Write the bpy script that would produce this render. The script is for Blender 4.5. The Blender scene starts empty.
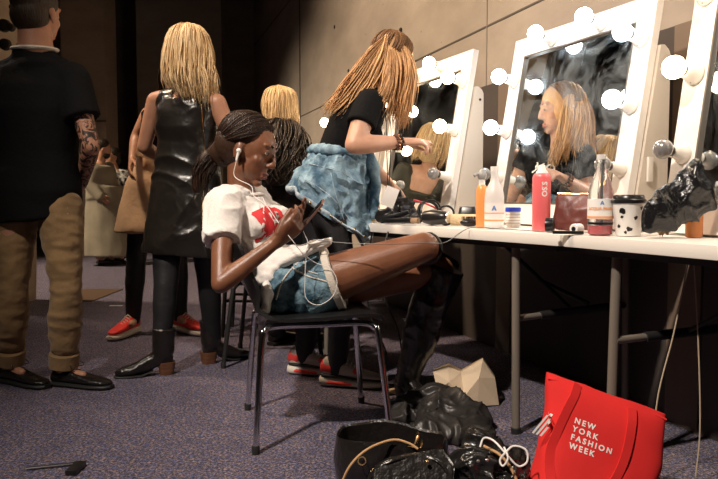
import bpy, bmesh, math, random
from mathutils import Vector, Matrix, noise
from mathutils.bvhtree import BVHTree
V = Vector
PI = math.pi
random.seed(7)
COL = bpy.context.scene.collection
H, PITCH, FPX = 0.86, 0.0606, 700.0
CP, SP = math.cos(PITCH), math.sin(PITCH)

def P(px, py, y):
    """world point seen at a pixel of the photograph, at depth y metres in front of the camera"""
    a, b = px - 359.0, 239.5 - py
    d = V((a, FPX * CP + b * SP, -FPX * SP + b * CP))
    return V((0, 0, H)) + d * (y / d.y)

# ------------------------------------------------------------------ materials
MATS = {}
def mat(name, col, rough=0.6, metal=0.0, var=0.0, vscale=8.0, col2=None, bump=0.0, bscale=60.0,
        emit=0.0, trans=0.0, spec=0.5, coat=0.0, sheen=0.0, stretch=None, island=False, ecol=None, ior=1.45, detail=4.0):
    if name in MATS: return MATS[name]
    m = bpy.data.materials.new(name); m.use_nodes = True
    nt = m.node_tree; b = nt.nodes['Principled BSDF']
    b.inputs['Base Color'].default_value = (*col, 1)
    b.inputs['Roughness'].default_value = rough
    b.inputs['Metallic'].default_value = metal
    b.inputs['IOR'].default_value = ior
    b.inputs['Specular IOR Level'].default_value = spec
    b.inputs['Transmission Weight'].default_value = trans
    b.inputs['Coat Weight'].default_value = coat
    b.inputs['Sheen Weight'].default_value = sheen
    if emit:
        b.inputs['Emission Color'].default_value = (*(ecol or col), 1)
        b.inputs['Emission Strength'].default_value = emit
    tc = nt.nodes.new('ShaderNodeTexCoord')
    src = tc.outputs['Object']
    if stretch:
        mp = nt.nodes.new('ShaderNodeMapping'); mp.inputs['Scale'].default_value = stretch
        nt.links.new(src, mp.inputs['Vector']); src = mp.outputs['Vector']
    if var or col2 or island:
        c2 = col2 or tuple(max(0, c * (1 - var)) for c in col)
        r = nt.nodes.new('ShaderNodeValToRGB')
        r.color_ramp.elements[0].color = (*c2, 1); r.color_ramp.elements[1].color = (*col, 1)
        if island:
            g = nt.nodes.new('ShaderNodeNewGeometry')
            nt.links.new(g.outputs['Random Per Island'], r.inputs['Fac'])
        else:
            n = nt.nodes.new('ShaderNodeTexNoise'); n.inputs['Scale'].default_value = vscale
            n.inputs['Detail'].default_value = detail
            r.color_ramp.elements[0].position = 0.35; r.color_ramp.elements[1].position = 0.65
            nt.links.new(src, n.inputs['Vector']); nt.links.new(n.outputs['Fac'], r.inputs['Fac'])
        nt.links.new(r.outputs['Color'], b.inputs['Base Color'])
    if bump:
        n2 = nt.nodes.new('ShaderNodeTexNoise'); n2.inputs['Scale'].default_value = bscale
        n2.inputs['Detail'].default_value = 5
        bp = nt.nodes.new('ShaderNodeBump'); bp.inputs['Strength'].default_value = bump
        bp.inputs['Distance'].default_value = 0.01
        nt.links.new(src, n2.inputs['Vector']); nt.links.new(n2.outputs['Fac'], bp.inputs['Height'])
        nt.links.new(bp.outputs['Normal'], b.inputs['Normal'])
    MATS[name] = m
    return m

# ------------------------------------------------------------------ object helpers
def link(name, me, m=None, parent=None):
    o = bpy.data.objects.new(name, me); COL.objects.link(o)
    if m is not None:
        for k in (m if isinstance(m, (list, tuple)) else [m]): me.materials.append(k)
    if parent is not None: o.parent = parent
    return o
def obj(name, bm, m, parent=None, smooth=True):
    bmesh.ops.recalc_face_normals(bm, faces=bm.faces)
    me = bpy.data.meshes.new(name); bm.to_mesh(me); bm.free()
    if smooth:
        for p in me.polygons: p.use_smooth = True
        try: me.set_sharp_from_angle(angle=math.radians(38))
        except Exception: pass
    # world-space geometry: parents are Empties with their own location
    o = link(name, me, m, parent)
    if parent is not None: me.transform(Matrix.Translation(-world_loc(parent)))
    return o
def world_loc(o):
    p = V(o.location)
    while o.parent is not None:
        o = o.parent; p = p + V(o.location)
    return p
def tag(o, label=None, cat=None, group=None, kind=None):
    if label: o['label'] = label
    if cat: o['category'] = cat
    if group: o['group'] = group
    if kind: o['kind'] = kind
    return o
def thing(name, loc, label, cat, group=None):
    o = bpy.data.objects.new(name, None); COL.objects.link(o); o.location = loc
    o.empty_display_size = 0.05
    return tag(o, label, cat, group)
def copy_tree(o, parent=None):
    c = o.copy(); COL.objects.link(c); c.parent = parent
    for ch in [x for x in bpy.data.objects if x.parent == o]: copy_tree(ch, c)
    return c
def struct(name, bm, m, smooth=False):
    o = obj(name, bm, m, None, smooth); o['kind'] = 'structure'; return o

# ------------------------------------------------------------------ shapes into a bmesh
def BM(): return bmesh.new()
def frame(d, up=V((0, 0, 1))):
    d = V(d).normalized()
    if abs(d.dot(up)) > 0.97: up = V((0, 1, 0)) if abs(d.y) < 0.9 else V((1, 0, 0))
    a = up.cross(d).normalized(); return a, d.cross(a).normalized(), d
def rings(bm, rr, cap=True, closed=False):
    """rr: list of lists of points"""
    vs = [[bm.verts.new(p) for p in r] for r in rr]
    n = len(vs[0]); m = len(vs)
    for i in range(m - (0 if closed else 1)):
        a, b = vs[i], vs[(i + 1) % m]
        for k in range(n):
            try: bm.faces.new((a[k], a[(k + 1) % n], b[(k + 1) % n], b[k]))
            except ValueError: pass
    if cap and not closed:
        bm.faces.new(vs[0][::-1]); bm.faces.new(vs[-1])
    return vs
def ring(c, a, b, n=20, e=2.0):
    out = []
    for k in range(n):
        t = 2 * PI * k / n; ct, st = math.cos(t), math.sin(t)
        out.append(V(c) + a * (abs(ct) ** (2 / e) * (1 if ct >= 0 else -1)) + b * (abs(st) ** (2 / e) * (1 if st >= 0 else -1)))
    return out
def loft(bm, secs, n=20, e=2.0, cap=True):
    """secs: (centre, avec, bvec)"""
    return rings(bm, [ring(c, a, b, n, e) for c, a, b in secs], cap)
def ell(bm, c, r, R=None, u=16, v=10):
    r = (r, r, r) if isinstance(r, (int, float)) else r
    M = Matrix.Translation(V(c)) @ ((R.to_4x4()) if R is not None else Matrix.Identity(4)) @ Matrix.Diagonal((*r, 1))
    bmesh.ops.create_uvsphere(bm, u_segments=u, v_segments=v, radius=1, matrix=M)
def catmull(pts, n):
    pts = [V(p) for p in pts]; m = len(pts)
    if m < 3: return [pts[0].lerp(pts[-1], i / (n - 1)) for i in range(n)]
    out = []
    for i in range(n):
        t = i / (n - 1) * (m - 1); k = min(int(t), m - 2); f = t - k
        p1, p2 = pts[k], pts[k + 1]
        p0 = pts[k - 1] if k > 0 else p1 * 2 - p2
        p3 = pts[k + 2] if k + 2 < m else p2 * 2 - p1
        out.append(0.5 * ((2 * p1) + (p2 - p0) * f + (2 * p0 - 5 * p1 + 4 * p2 - p3) * f * f + (3 * p1 - p0 - 3 * p2 + p3) * f ** 3))
    return out
def tube(bm, pts, r, n=8, cap=True, smooth=0, flat=1.0, up=None, closed=False):
    if smooth: pts = catmull(pts, smooth)
    pts = [V(p) for p in pts]; m = len(pts)
    rad = r if callable(r) else (lambda t: r)
    prev = None; rr = []
    for i, p in enumerate(pts):
        if closed: d = pts[(i + 1) % m] - pts[i - 1]
        else: d = pts[min(i + 1, m - 1)] - pts[max(i - 1, 0)]
        if d.length < 1e-9: d = V((0, 0, 1))
        d.normalize()
        if prev is None:
            a, b, _ = frame(d, up or V((0, 0, 1)))
        else:
            a = prev - d * prev.dot(d)
            a = a.normalized() if a.length > 1e-6 else frame(d)[0]
            b = d.cross(a)
        prev = a
        q = rad(i / max(1, m - 1))
        rr.append(ring(p, a * q, b * q * flat, n))
    return rings(bm, rr, cap, closed)
def limb(bm, pts, seg=22):
    """pts: (point, radius) chain of overlapping tapered tubes and balls"""
    for i, (p, r) in enumerate(pts):
        ell(bm, p, r, u=seg, v=8)
        if i:
            q, s = pts[i - 1]
            if (V(p) - V(q)).length < 1e-5: continue
            a, b, d = frame(V(p) - V(q))
            loft(bm, [(V(q), a * s, b * s), (V(p), a * r, b * r)], seg)
def box(bm, c, size, R=None, bev=0.0):
    M = Matrix.Translation(V(c)) @ (R.to_4x4() if R is not None else Matrix.Identity(4)) @ Matrix.Diagonal((*size, 1))
    g = bmesh.ops.create_cube(bm, size=1, matrix=M)
    if bev:
        es = {e for v in g['verts'] for e in v.link_edges}
        bmesh.ops.bevel(bm, geom=list(es), offset=bev, segments=2, affect='EDGES', profile=0.7)
def lathe(bm, c, prof, axis=V((0, 0, 1)), n=24, cap=True):
    """prof: (distance along axis, radius)"""
    a, b, d = frame(axis)
    rings(bm, [ring(V(c) + d * h, a * max(r, 1e-4), b * max(r, 1e-4), n) for h, r in prof], cap)
def quadslab(bm, a, b, c, d, th):
    """slab on four corners, extruded by vector th"""
    v = [bm.verts.new(V(p)) for p in (a, b, c, d)] + [bm.verts.new(V(p) + V(th)) for p in (a, b, c, d)]
    for f in ((0, 1, 2, 3), (7, 6, 5, 4), (0, 4, 5, 1), (1, 5, 6, 2), (2, 6, 7, 3), (3, 7, 4, 0)):
        bm.faces.new([v[k] for k in f])
def rotm(x, y, z):
    m = Matrix((x, y, z)); m.transpose(); return m
def fuse(bm, vox, smooth=4, disp=None, adapt=0.0):
    """voxel-union of every closed shape in bm; returns a Mesh"""
    me = bpy.data.meshes.new('tmp'); bm.to_mesh(me); bm.free()
    o = bpy.data.objects.new('tmp', me); COL.objects.link(o)
    r = o.modifiers.new('r', 'REMESH'); r.mode = 'VOXEL'; r.voxel_size = vox; r.adaptivity = adapt
    if smooth:
        s = o.modifiers.new('s', 'SMOOTH'); s.factor = 0.5; s.iterations = smooth
    dg = bpy.context.evaluated_depsgraph_get(); dg.update()
    out = bpy.data.meshes.new_from_object(o.evaluated_get(dg))
    bpy.data.objects.remove(o); bpy.data.meshes.remove(me)
    if disp:
        no = [v.normal.copy() for v in out.vertices]
        for v, nn in zip(out.vertices, no):
            v.co = v.co + nn * disp(v.co)
    for p in out.polygons: p.use_smooth = True
    return out
def fobj(name, bm, vox, m, parent=None, smooth=4, disp=None):
    me = fuse(bm, vox, smooth, disp)
    o = link(name, me, m, parent)
    if parent is not None: me.transform(Matrix.Translation(-world_loc(parent)))
    return o
def folds(amp, freq, stretch=(1, 1, 1), seed=0.0):
    S = V(stretch)
    def f(p):
        q = V((p.x * S.x, p.y * S.y, p.z * S.z)) * freq + V((seed, seed * 1.7, seed * 0.3))
        a = noise.noise(q); b = noise.noise(q * 2.3 + V((5, 5, 5)))
        return amp * ((1 - abs(a) * 2.2) * 0.75 + b * 0.5 - 0.35)
    return f
def crease(amp, freq, seed=0.0, fine=0.4):
    def f(p):
        q = p * freq + V((seed, seed * 2, seed * 3)); w = V((noise.noise(q * .7), noise.noise(q * .7 + V((7, 1, 2))), noise.noise(q * .7 + V((3, 9, 4)))))
        r1 = 1 - abs(noise.noise(q + w * 1.2)) * 2; r2 = 1 - abs(noise.noise((q + w) * 2.4 + V((2, 2, 2)))) * 2
        return amp * (max(0, r1) ** 2.5 + fine * max(0, r2) ** 2.5 - 0.45)
    return f
def bvh(o):
    me = o.data; w = world_loc(o)
    return BVHTree.FromPolygons([v.co + w for v in me.vertices], [tuple(p.vertices) for p in me.polygons])
def decal(name, pts2d, faces, origin, ux, uy, look, target, off, m, parent, fallback=None):
    """flat (u,v) points pushed along 'look' until they touch target, kept 'off' above it"""
    tr = bvh(target); look = V(look).normalized(); bm = BM(); vs = []
    for (u, v) in pts2d:
        o = V(origin) + V(ux) * u + V(uy) * v - look * 0.4
        h, n, i, d = tr.ray_cast(o, look)
        if h is None: h = V(origin) + V(ux) * u + V(uy) * v
        vs.append(bm.verts.new(h - look * off))
    for f in faces:
        try: bm.faces.new([vs[k] for k in f])
        except ValueError: pass
    return obj(name, bm, m, parent, True)
def grid(w, h, nx, ny, jit=0):
    pts = [(w * (i / nx - 0.5), h * (j / ny - 0.5)) for j in range(ny + 1) for i in range(nx + 1)]
    fs = [(j * (nx + 1) + i, j * (nx + 1) + i + 1, (j + 1) * (nx + 1) + i + 1, (j + 1) * (nx + 1) + i) for j in range(ny) for i in range(nx)]
    return pts, fs
def text2d(s, size, spacing=1.0, shear=0.0, align='LEFT', bold=0.0):
    c = bpy.data.curves.new('t', 'FONT'); c.body = s; c.size = size; c.space_character = spacing
    c.align_x = align; c.resolution_u = 3; c.space_line = 0.95; c.offset = bold
    o = bpy.data.objects.new('t', c); COL.objects.link(o)
    dg = bpy.context.evaluated_depsgraph_get(); dg.update()
    me = bpy.data.meshes.new_from_object(o.evaluated_get(dg))
    bm = BM(); bm.from_mesh(me); bmesh.ops.triangulate(bm, faces=bm.faces)
    pts = [(v.co.x, v.co.y) for v in bm.verts]; fs = [[v.index for v in f.verts] for f in bm.faces]
    bm.free(); bpy.data.objects.remove(o); bpy.data.meshes.remove(me)
    return pts, fs
# ------------------------------------------------------------------ people
def head(bm, c, F, U, s=1.0):
    F = V(F).normalized(); U = (V(U) - F * V(U).dot(F)).normalized(); R = F.cross(U)
    M = rotm(R, F, U); c = V(c)
    def L(x, y, z): return c + (R * x + F * y + U * z) * s
    def E(p, r, m=M): ell(bm, L(*p), tuple(k * s for k in r), m, 18, 12)
    E((0, -0.014, 0.040), (0.074, 0.096, 0.080))
    E((0, 0.020, 0.020), (0.066, 0.074, 0.078))
    E((0, 0.030, -0.040), (0.056, 0.056, 0.066))
    E((0, 0.014, -0.062), (0.050, 0.052, 0.040))
    E((0, 0.066, -0.098), (0.020, 0.018, 0.015))
    for k in (-1, 1):
        E((k * 0.034, 0.056, -0.022), (0.024, 0.022, 0.026))
        E((k * 0.028, 0.080, 0.036), (0.026, 0.009, 0.009))
        E((k * 0.010, 0.094, -0.030), (0.008, 0.010, 0.008))
        E((k * 0.074, -0.006, -0.010), (0.007, 0.018, 0.031))
        E((k * 0.031, 0.0755, 0.012), (0.0135, 0.0125, 0.0105))
    E((0, 0.084, -0.061), (0.023, 0.011, 0.0065)); E((0, 0.082, -0.073), (0.020, 0.012, 0.0075))
    limb(bm, [(L(0, 0.086, 0.026), 0.008 * s), (L(0, 0.098, 0.0), 0.0095 * s), (L(0, 0.104, -0.024), 0.0115 * s)], 10)
    return L, M
def face_parts(L, M, s, parent, skin_lid, brow, lip, iris=True):
    bm = BM()
    for k in (-1, 1): tube(bm, [L(k * (0.013 + 0.009 * i), 0.0945 - 0.004 * abs(i - 1) - 0.004 * i, 0.036 + 0.0045 * math.sin(i)) for i in range(5)], lambda t: 0.0028 * s * (1.3 - t), 6)
    obj('eyebrows', bm, brow, parent)
    for k in (-1, 1):
        bm = BM(); ell(bm, L(k * 0.031, 0.0805, 0.009), (0.0105 * s, 0.009 * s, 0.0055 * s), M); e = obj('eye', bm, mat('eye_white', (0.55, 0.5, 0.45), 0.2), parent)
        bm = BM(); ell(bm, L(k * 0.031, 0.0868, 0.0085), (0.005 * s, 0.0035 * s, 0.005 * s), M); obj('iris', bm, mat('eye_iris', (0.02, 0.012, 0.008), 0.1), e)
        bm = BM(); tube(bm, [L(k * 0.031 + (i - 2) * 0.0055, 0.0905 - 0.0022 * abs(i - 2) ** 1.5, 0.013 - 0.0012 * abs(i - 2) ** 1.4) for i in range(5)], 0.0016 * s, 6)
        obj('eyelashes', bm, mat('lash', (0.008, 0.006, 0.005), 0.6), e)
    bm = BM(); ell(bm, L(0, 0.0862, -0.0605), (0.022 * s, 0.0105 * s, 0.0058 * s), M); ell(bm, L(0, 0.0845, -0.0725), (0.019 * s, 0.0115 * s, 0.0065 * s), M)
    obj('lips', bm, lip, parent)
def hand(bm, w, d, n, side, curl=(0.5, 0.5, 0.55, 0.6), s=1.0, thumb=None, spread=0.06):
    """w wrist, d towards fingers, n palm faces, side=+1 when thumb lies on d x n"""
    w = V(w); d = V(d).normalized(); n = (V(n) - d * V(n).dot(d)).normalized(); t = d.cross(n) * side
    loft(bm, [(w - d * 0.012 * s, t * 0.026 * s, n * 0.020 * s), (w + d * 0.02 * s, t * 0.031 * s, n * 0.018 * s),
              (w + d * 0.06 * s, t * 0.040 * s, n * 0.015 * s), (w + d * 0.088 * s, t * 0.038 * s, n * 0.012 * s)], 14, 2.6)
    for k, (o, ln) in enumerate(((0.030, 0.072), (0.0105, 0.080), (-0.0095, 0.074), (-0.029, 0.060))):
        p = w + (d * 0.080 + t * o) * s; dd = (d + t * (o * spread * 25)).normalized(); ch = [(p, 0.0095 * s)]
        ax = dd.cross(n)
        for j, fr in enumerate((0.45, 0.31, 0.24)):
            dd = Matrix.Rotation(curl[k] * (0.8 if j == 0 else 1.05), 3, ax) @ dd
            p = p + dd * ln * fr * s; ch.append((p, (0.0085, 0.0078, 0.0066)[j] * s))
        limb(bm, ch, 10)
    td = thumb if thumb is not None else (d * 0.62 + t * 0.62 + n * 0.42)
    td = V(td).normalized(); p = w + (d * 0.018 + t * 0.022) * s
    q = p + td * 0.042 * s; q2 = q + (td * 0.8 + d * 0.45).normalized() * 0.030 * s; q3 = q2 + (td * 0.6 + d * 0.7).normalized() * 0.024 * s
    limb(bm, [(p, 0.014 * s), (q, 0.0115 * s), (q2, 0.0098 * s), (q3, 0.008 * s)], 10)
def spine(J, t):
    pts = [V(J['pelvis']), V(J['waist']), V(J['chest']), V(J['neck'])]; ts = [0, 0.32, 0.68, 1.0]
    if t <= 0: return pts[0] + (pts[1] - pts[0]).normalized() * t * 0.5, (pts[1] - pts[0]).normalized()
    for k in range(3):
        if t <= ts[k + 1] + 1e-6:
            f = (t - ts[k]) / (ts[k + 1] - ts[k]); c = catmull(pts, 31)
            i = (k + f) * 10; a = int(min(i, 29)); p = c[a].lerp(c[a + 1], i - a)
            return p, (c[min(a + 2, 30)] - c[max(a - 1, 0)]).normalized()
PROF_F = [(-0.16, 0.085, 0.07), (-0.08, 0.150, 0.105), (0.04, 0.165, 0.112), (0.18, 0.145, 0.098), (0.34, 0.118, 0.086), (0.5, 0.13, 0.095), (0.68, 0.145, 0.108), (0.82, 0.15, 0.095), (0.93, 0.115, 0.072), (1.0, 0.055, 0.05)]
PROF_M = [(-0.16, 0.085, 0.07), (-0.08, 0.150, 0.105), (0.04, 0.165, 0.112), (0.18, 0.155, 0.105), (0.34, 0.148, 0.102), (0.5, 0.16, 0.108), (0.68, 0.178, 0.118), (0.82, 0.178, 0.105), (0.93, 0.13, 0.08), (1.0, 0.06, 0.055)]
def torso(bm, J, t0=-0.16, t1=1.0, grow=0.0, prof=None, e=2.2, gf=0.0, flare=None):
    prof = prof or PROF_F; k = J.get('w', 1.0); secs = []
    for t, a, b in prof:
        if t < t0 - 1e-6 or t > t1 + 1e-6: continue
        c, d = spine(J, t)
        lp, ls = V(J['hipR']) - V(J['hipL']), V(J['shR']) - V(J['shL'])
        lat = lp.normalized().lerp(ls.normalized(), max(0, min(1, t))); lat = (lat - d * lat.dot(d)).normalized()
        f = lat.cross(d) * -1
        g = grow + (flare(t) if flare else 0)
        secs.append((c + f * gf, lat * (a * k + g), f * (b * k + g)))
    loft(bm, secs, 28, e)
    return secs
def body(J, vox=0.006, skin=None, parent=None, bust=True, prof=None, face=True, sc=1.0, hands=True, name='body', lip=None, smooth=2):
    bm = BM(); k = J.get('w', 1.0)
    torso(bm, J, prof=prof)
    hs = J.get('hs', 1.0)
    L, M = head(bm, J['head'], J['F'], J['U'], hs)
    nk = k * J.get('nk', 1.0); limb(bm, [(V(J['neck']) - (L(0, -0.02, -0.05) - V(J['neck'])) * 0.3, 0.058 * nk), (L(0, -0.018, -0.062), 0.050 * nk), (L(0, -0.02, 0.0), 0.045 * J.get('nk', 1.0))])
    for S in 'RL':
        n = V(J['neck']); sh = V(J['sh' + S])
        limb(bm, [(n.lerp(sh, 0.15) - V((0, 0, 0.012)), 0.045 * k), (sh, 0.048 * k)])
        e, w = V(J['el' + S]), V(J['wr' + S])
        aw = k * J.get('aw', 1.0); limb(bm, [(sh, 0.048 * k), (sh.lerp(e, 0.35), 0.045 * aw), (e, 0.036 * aw), (e.lerp(w, 0.25), 0.038 * aw), (e.lerp(w, 0.7), 0.029 * aw), (w, 0.024 * k)])
        if bust:
            c, d = spine(J, 0.68); lat = (V(J['shR']) - V(J['shL'])).normalized(); f = d.cross(lat)
            if f.dot(V(J['front'])) < 0: f = -f
            ell(bm, c + lat * 0.072 * (1 if S == 'R' else -1) + f * 0.082 - d * 0.01, 0.058 * k)
        h, kn, an, to = (V(J[q + S]) for q in ('hip', 'kn', 'an', 'to'))
        tw = J.get('tw', 1.0); limb(bm, [(h, 0.090 * k * tw), (h.lerp(kn, 0.25), 0.084 * k * tw), (h.lerp(kn, 0.6), 0.069 * k * tw), (h.lerp(kn, 0.85), 0.058 * k * tw), (kn, 0.056 * k * (tw + 1) / 2), (kn.lerp(an, 0.3), 0.055 * k), (kn.lerp(an, 0.65), 0.042 * k), (an, 0.034 * k)])
        td = (to - an); q_ = 0.12 if J.get('heels') else 0.40; limb(bm, [(an, 0.031), (an + td * q_ * 0.5 - V((0, 0, 0.010)), 0.026), (an + td * q_, 0.019)])
        if hands:
            hd = J.get('hand' + S) or dict(d=(w - e), n=V(J['front']) * -1)
            hand(bm, w, hd['d'], hd['n'], hd.get('side', 1), hd.get('curl', (0.3, 0.35, 0.4, 0.45)), hd.get('s', 1.0) * sc, hd.get('thumb'))
    o = fobj(name, bm, vox, skin, parent, smooth)
    return o, L, M
# hair: strands between guide polylines
def strands(bm, guides, n, r0, jit=0.012, npt=14, wave=0.0, nside=5, endjit=1.6, flat=0.6, ulim=(0, 1), rnd=None):
    R = rnd or random
    n = int(n * 1.9); r0 = r0 * 0.62
    for s in range(n):
        u = (ulim[0] + (ulim[1] - ulim[0]) * R.random()) * (len(guides) - 1); k = min(int(u), len(guides) - 2); f = u - k
        a, b = guides[k], guides[k + 1]
        pts = [V(p).lerp(V(q), f) for p, q in zip(a, b)]
        j = V((R.gauss(0, 1), R.gauss(0, 1), R.gauss(0, 1))) * jit
        ln = 1 - 0.22 * R.random()
        c = catmull(pts, npt); ph = R.random() * 6; out = []
        c2 = [c[0]]
        for i in range(1, npt):
            t = i / (npt - 1) * ln * (npt - 1); q = int(min(t, npt - 2)); c2.append(c[q].lerp(c[q + 1], t - q))
        for i, p in enumerate(c2):
            t = i / (npt - 1)
            wv = V((math.sin(t * 9 + ph), math.cos(t * 8 + ph * 1.3), 0.3 * math.sin(t * 7 + ph))) * wave * t
            out.append(p + j * (0.35 + (endjit - 0.35) * t) + wv)
        rr = r0 * (0.6 + 0.8 * R.random())
        tube(bm, out, lambda t, rr=rr: rr * (0.55 + 0.6 * math.sin(PI * min(1, t * 1.05)) if t < 0.9 else 0.25), nside, True, 0, flat)
def hairobj(name, cap, vox, guides_list, m, parent, smooth=3):
    """cap: bmesh of closed volumes; guides_list: list of (guides, n, r0, kwargs)"""
    bm = BM()
    if cap is not None:
        me = fuse(cap, vox, smooth); bm.from_mesh(me); bpy.data.meshes.remove(me)
    for g, n, r0, kw in guides_list: strands(bm, g, n, r0, **kw)
    me = bpy.data.meshes.new(name); bm.to_mesh(me); bm.free()
    for p in me.polygons: p.use_smooth = True
    o = link(name, me, m, parent)
    me.transform(Matrix.Translation(-world_loc(parent)))
    return o
# ================================================================== the room
NW = V((0.952, 0.305, 0)); DW = V((-0.305, 0.952, 0)); WD = 1.97
def wallp(y, z, off=0.0):
    x = ((WD + off) - NW.y * y) / NW.x
    return V((x, y, z))
def concrete(name, c1, c2, joints=True):
    m = bpy.data.materials.new(name); m.use_nodes = True; nt = m.node_tree; b = nt.nodes['Principled BSDF']
    b.inputs['Roughness'].default_value = 0.82
    tc = nt.nodes.new('ShaderNodeTexCoord')
    n = nt.nodes.new('ShaderNodeTexNoise'); n.inputs['Scale'].default_value = 1.3; n.inputs['Detail'].default_value = 9; n.inputs['Roughness'].default_value = 0.62
    mp = nt.nodes.new('ShaderNodeMapping'); mp.inputs['Scale'].default_value = (1, 1, 2.2)
    nt.links.new(tc.outputs['Object'], mp.inputs['Vector']); nt.links.new(mp.outputs['Vector'], n.inputs['Vector'])
    r = nt.nodes.new('ShaderNodeValToRGB'); r.color_ramp.elements[0].position = 0.3; r.color_ramp.elements[1].position = 0.7
    r.color_ramp.elements[0].color = (*c2, 1); r.color_ramp.elements[1].color = (*c1, 1)
    nt.links.new(n.outputs['Fac'], r.inputs['Fac'])
    # small air holes and streaks
    v = nt.nodes.new('ShaderNodeTexVoronoi'); v.inputs['Scale'].default_value = 7
    nt.links.new(tc.outputs['Object'], v.inputs['Vector'])
    r2 = nt.nodes.new('ShaderNodeValToRGB'); r2.color_ramp.elements[0].position = 0.035; r2.color_ramp.elements[1].position = 0.06
    r2.color_ramp.elements[0].color = (0.35, 0.32, 0.3, 1); r2.color_ramp.elements[1].color = (1, 1, 1, 1)
    nt.links.new(v.outputs['Distance'], r2.inputs['Fac'])
    mx = nt.nodes.new('ShaderNodeMix'); mx.data_type = 'RGBA'; mx.blend_type = 'MULTIPLY'; mx.inputs[0].default_value = 0.8
    nt.links.new(r.outputs['Color'], mx.inputs[6]); nt.links.new(r2.outputs['Color'], mx.inputs[7])
    nt.links.new(mx.outputs[2], b.inputs['Base Color'])
    bp = nt.nodes.new('ShaderNodeBump'); bp.inputs['Strength'].default_value = 0.25; bp.inputs['Distance'].default_value = 0.01
    nt.links.new(n.outputs['Fac'], bp.inputs['Height']); nt.links.new(bp.outputs['Normal'], b.inputs['Normal'])
    return m
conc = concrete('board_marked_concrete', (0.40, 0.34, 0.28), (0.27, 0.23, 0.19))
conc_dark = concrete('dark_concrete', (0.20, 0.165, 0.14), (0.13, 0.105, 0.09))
joint = mat('dark_joint_line', (0.10, 0.085, 0.07), 0.9)  # dark tone of the formwork joints themselves
joint2 = mat('joint_lip', (0.26, 0.22, 0.18), 0.9)
black = mat('black_drape', (0.008, 0.008, 0.009), 0.9)

# floor: blue speckled carpet
def carpet():
    m = bpy.data.materials.new('speckled_blue_carpet'); m.use_nodes = True; nt = m.node_tree; b = nt.nodes['Principled BSDF']
    b.inputs['Roughness'].default_value = 0.95; b.inputs['Specular IOR Level'].default_value = 0.15; b.inputs['Sheen Weight'].default_value = 0.15
    tc = nt.nodes.new('ShaderNodeTexCoord')
    def nz(s, d=3, ro=0.6):
        n = nt.nodes.new('ShaderNodeTexNoise'); n.inputs['Scale'].default_value = s; n.inputs['Detail'].default_value = d; n.inputs['Roughness'].default_value = ro
        nt.links.new(tc.outputs['Object'], n.inputs['Vector']); return n
    fine = nz(105, 6, 0.85); mid = nz(9, 4, 0.7); big = nz(1.6, 4); tint = nz(48, 3, 0.8)
    r = nt.nodes.new('ShaderNodeValToRGB'); e = r.color_ramp.elements
    e[0].position = 0.43; e[0].color = (0.02, 0.02, 0.02, 1); e[1].position = 0.58; e[1].color = (1, 1, 1, 1)
    k = e.new(0.5); k.color = (0.22, 0.22, 0.22, 1)
    nt.links.new(fine.outputs['Fac'], r.inputs['Fac'])
    rt = nt.nodes.new('ShaderNodeValToRGB'); rt.color_ramp.elements[0].position = 0.42; rt.color_ramp.elements[1].position = 0.60
    rt.color_ramp.elements[0].color = (0.22, 0.25, 0.50, 1); rt.color_ramp.elements[1].color = (0.60, 0.43, 0.40, 1)
    nt.links.new(tint.outputs['Fac'], rt.inputs['Fac'])
    r2 = nt.nodes.new('ShaderNodeValToRGB'); r2.color_ramp.elements[0].position = 0.3; r2.color_ramp.elements[1].position = 0.7
    r2.color_ramp.elements[0].color = (0.55, 0.56, 0.66, 1); r2.color_ramp.elements[1].color = (1.0, 0.97, 0.95, 1)
    nt.links.new(mid.outputs['Fac'], r2.inputs['Fac'])
    mx0 = nt.nodes.new('ShaderNodeMix'); mx0.data_type = 'RGBA'; mx0.blend_type = 'MULTIPLY'; mx0.inputs[0].default_value = 1
    nt.links.new(r.outputs['Color'], mx0.inputs[6]); nt.links.new(rt.outputs['Color'], mx0.inputs[7])
    mx = nt.nodes.new('ShaderNodeMix'); mx.data_type = 'RGBA'; mx.blend_type = 'MULTIPLY'; mx.inputs[0].default_value = 1
    nt.links.new(mx0.outputs[2], mx.inputs[6]); nt.links.new(r2.outputs['Color'], mx.inputs[7])
    r3 = nt.nodes.new('ShaderNodeValToRGB'); r3.color_ramp.elements[0].position = 0.66; r3.color_ramp.elements[1].position = 0.74
    r3.color_ramp.elements[0].color = (0, 0, 0, 1); r3.color_ramp.elements[1].color = (0.4, 0.4, 0.4, 1)
    nt.links.new(big.outputs['Fac'], r3.inputs['Fac'])
    mx2 = nt.nodes.new('ShaderNodeMix'); mx2.data_type = 'RGBA'
    nt.links.new(r3.outputs['Color'], mx2.inputs[0]); nt.links.new(mx.outputs[2], mx2.inputs[6]); mx2.inputs[7].default_value = (0.13, 0.075, 0.05, 1)
    nt.links.new(mx2.outputs[2], b.inputs['Base Color'])
    bp = nt.nodes.new('ShaderNodeBump'); bp.inputs['Strength'].default_value = 0.8; bp.inputs['Distance'].default_value = 0.004
    nt.links.new(fine.outputs['Fac'], bp.inputs['Height']); nt.links.new(bp.outputs['Normal'], b.inputs['Normal'])
    return m
bm = BM(); box(bm, (-2, 4.5, -0.05), (12, 15, 0.1)); struct('floor', bm, carpet())
YF = 12.0
bm = BM()
a, b_ = wallp(-2.6, -0.1), wallp(YF, -0.1)
quadslab(bm, a, b_, b_ + V((0, 0, 5.7)), a + V((0, 0, 5.7)), NW * 0.2)
struct('wall_right', bm, conc)
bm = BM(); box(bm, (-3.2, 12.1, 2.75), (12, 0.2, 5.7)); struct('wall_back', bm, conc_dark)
bm = BM(); box(bm, (-8.1, 4.5, 2.75), (0.2, 15, 5.7)); struct('wall_left', bm, conc_dark)
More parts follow.
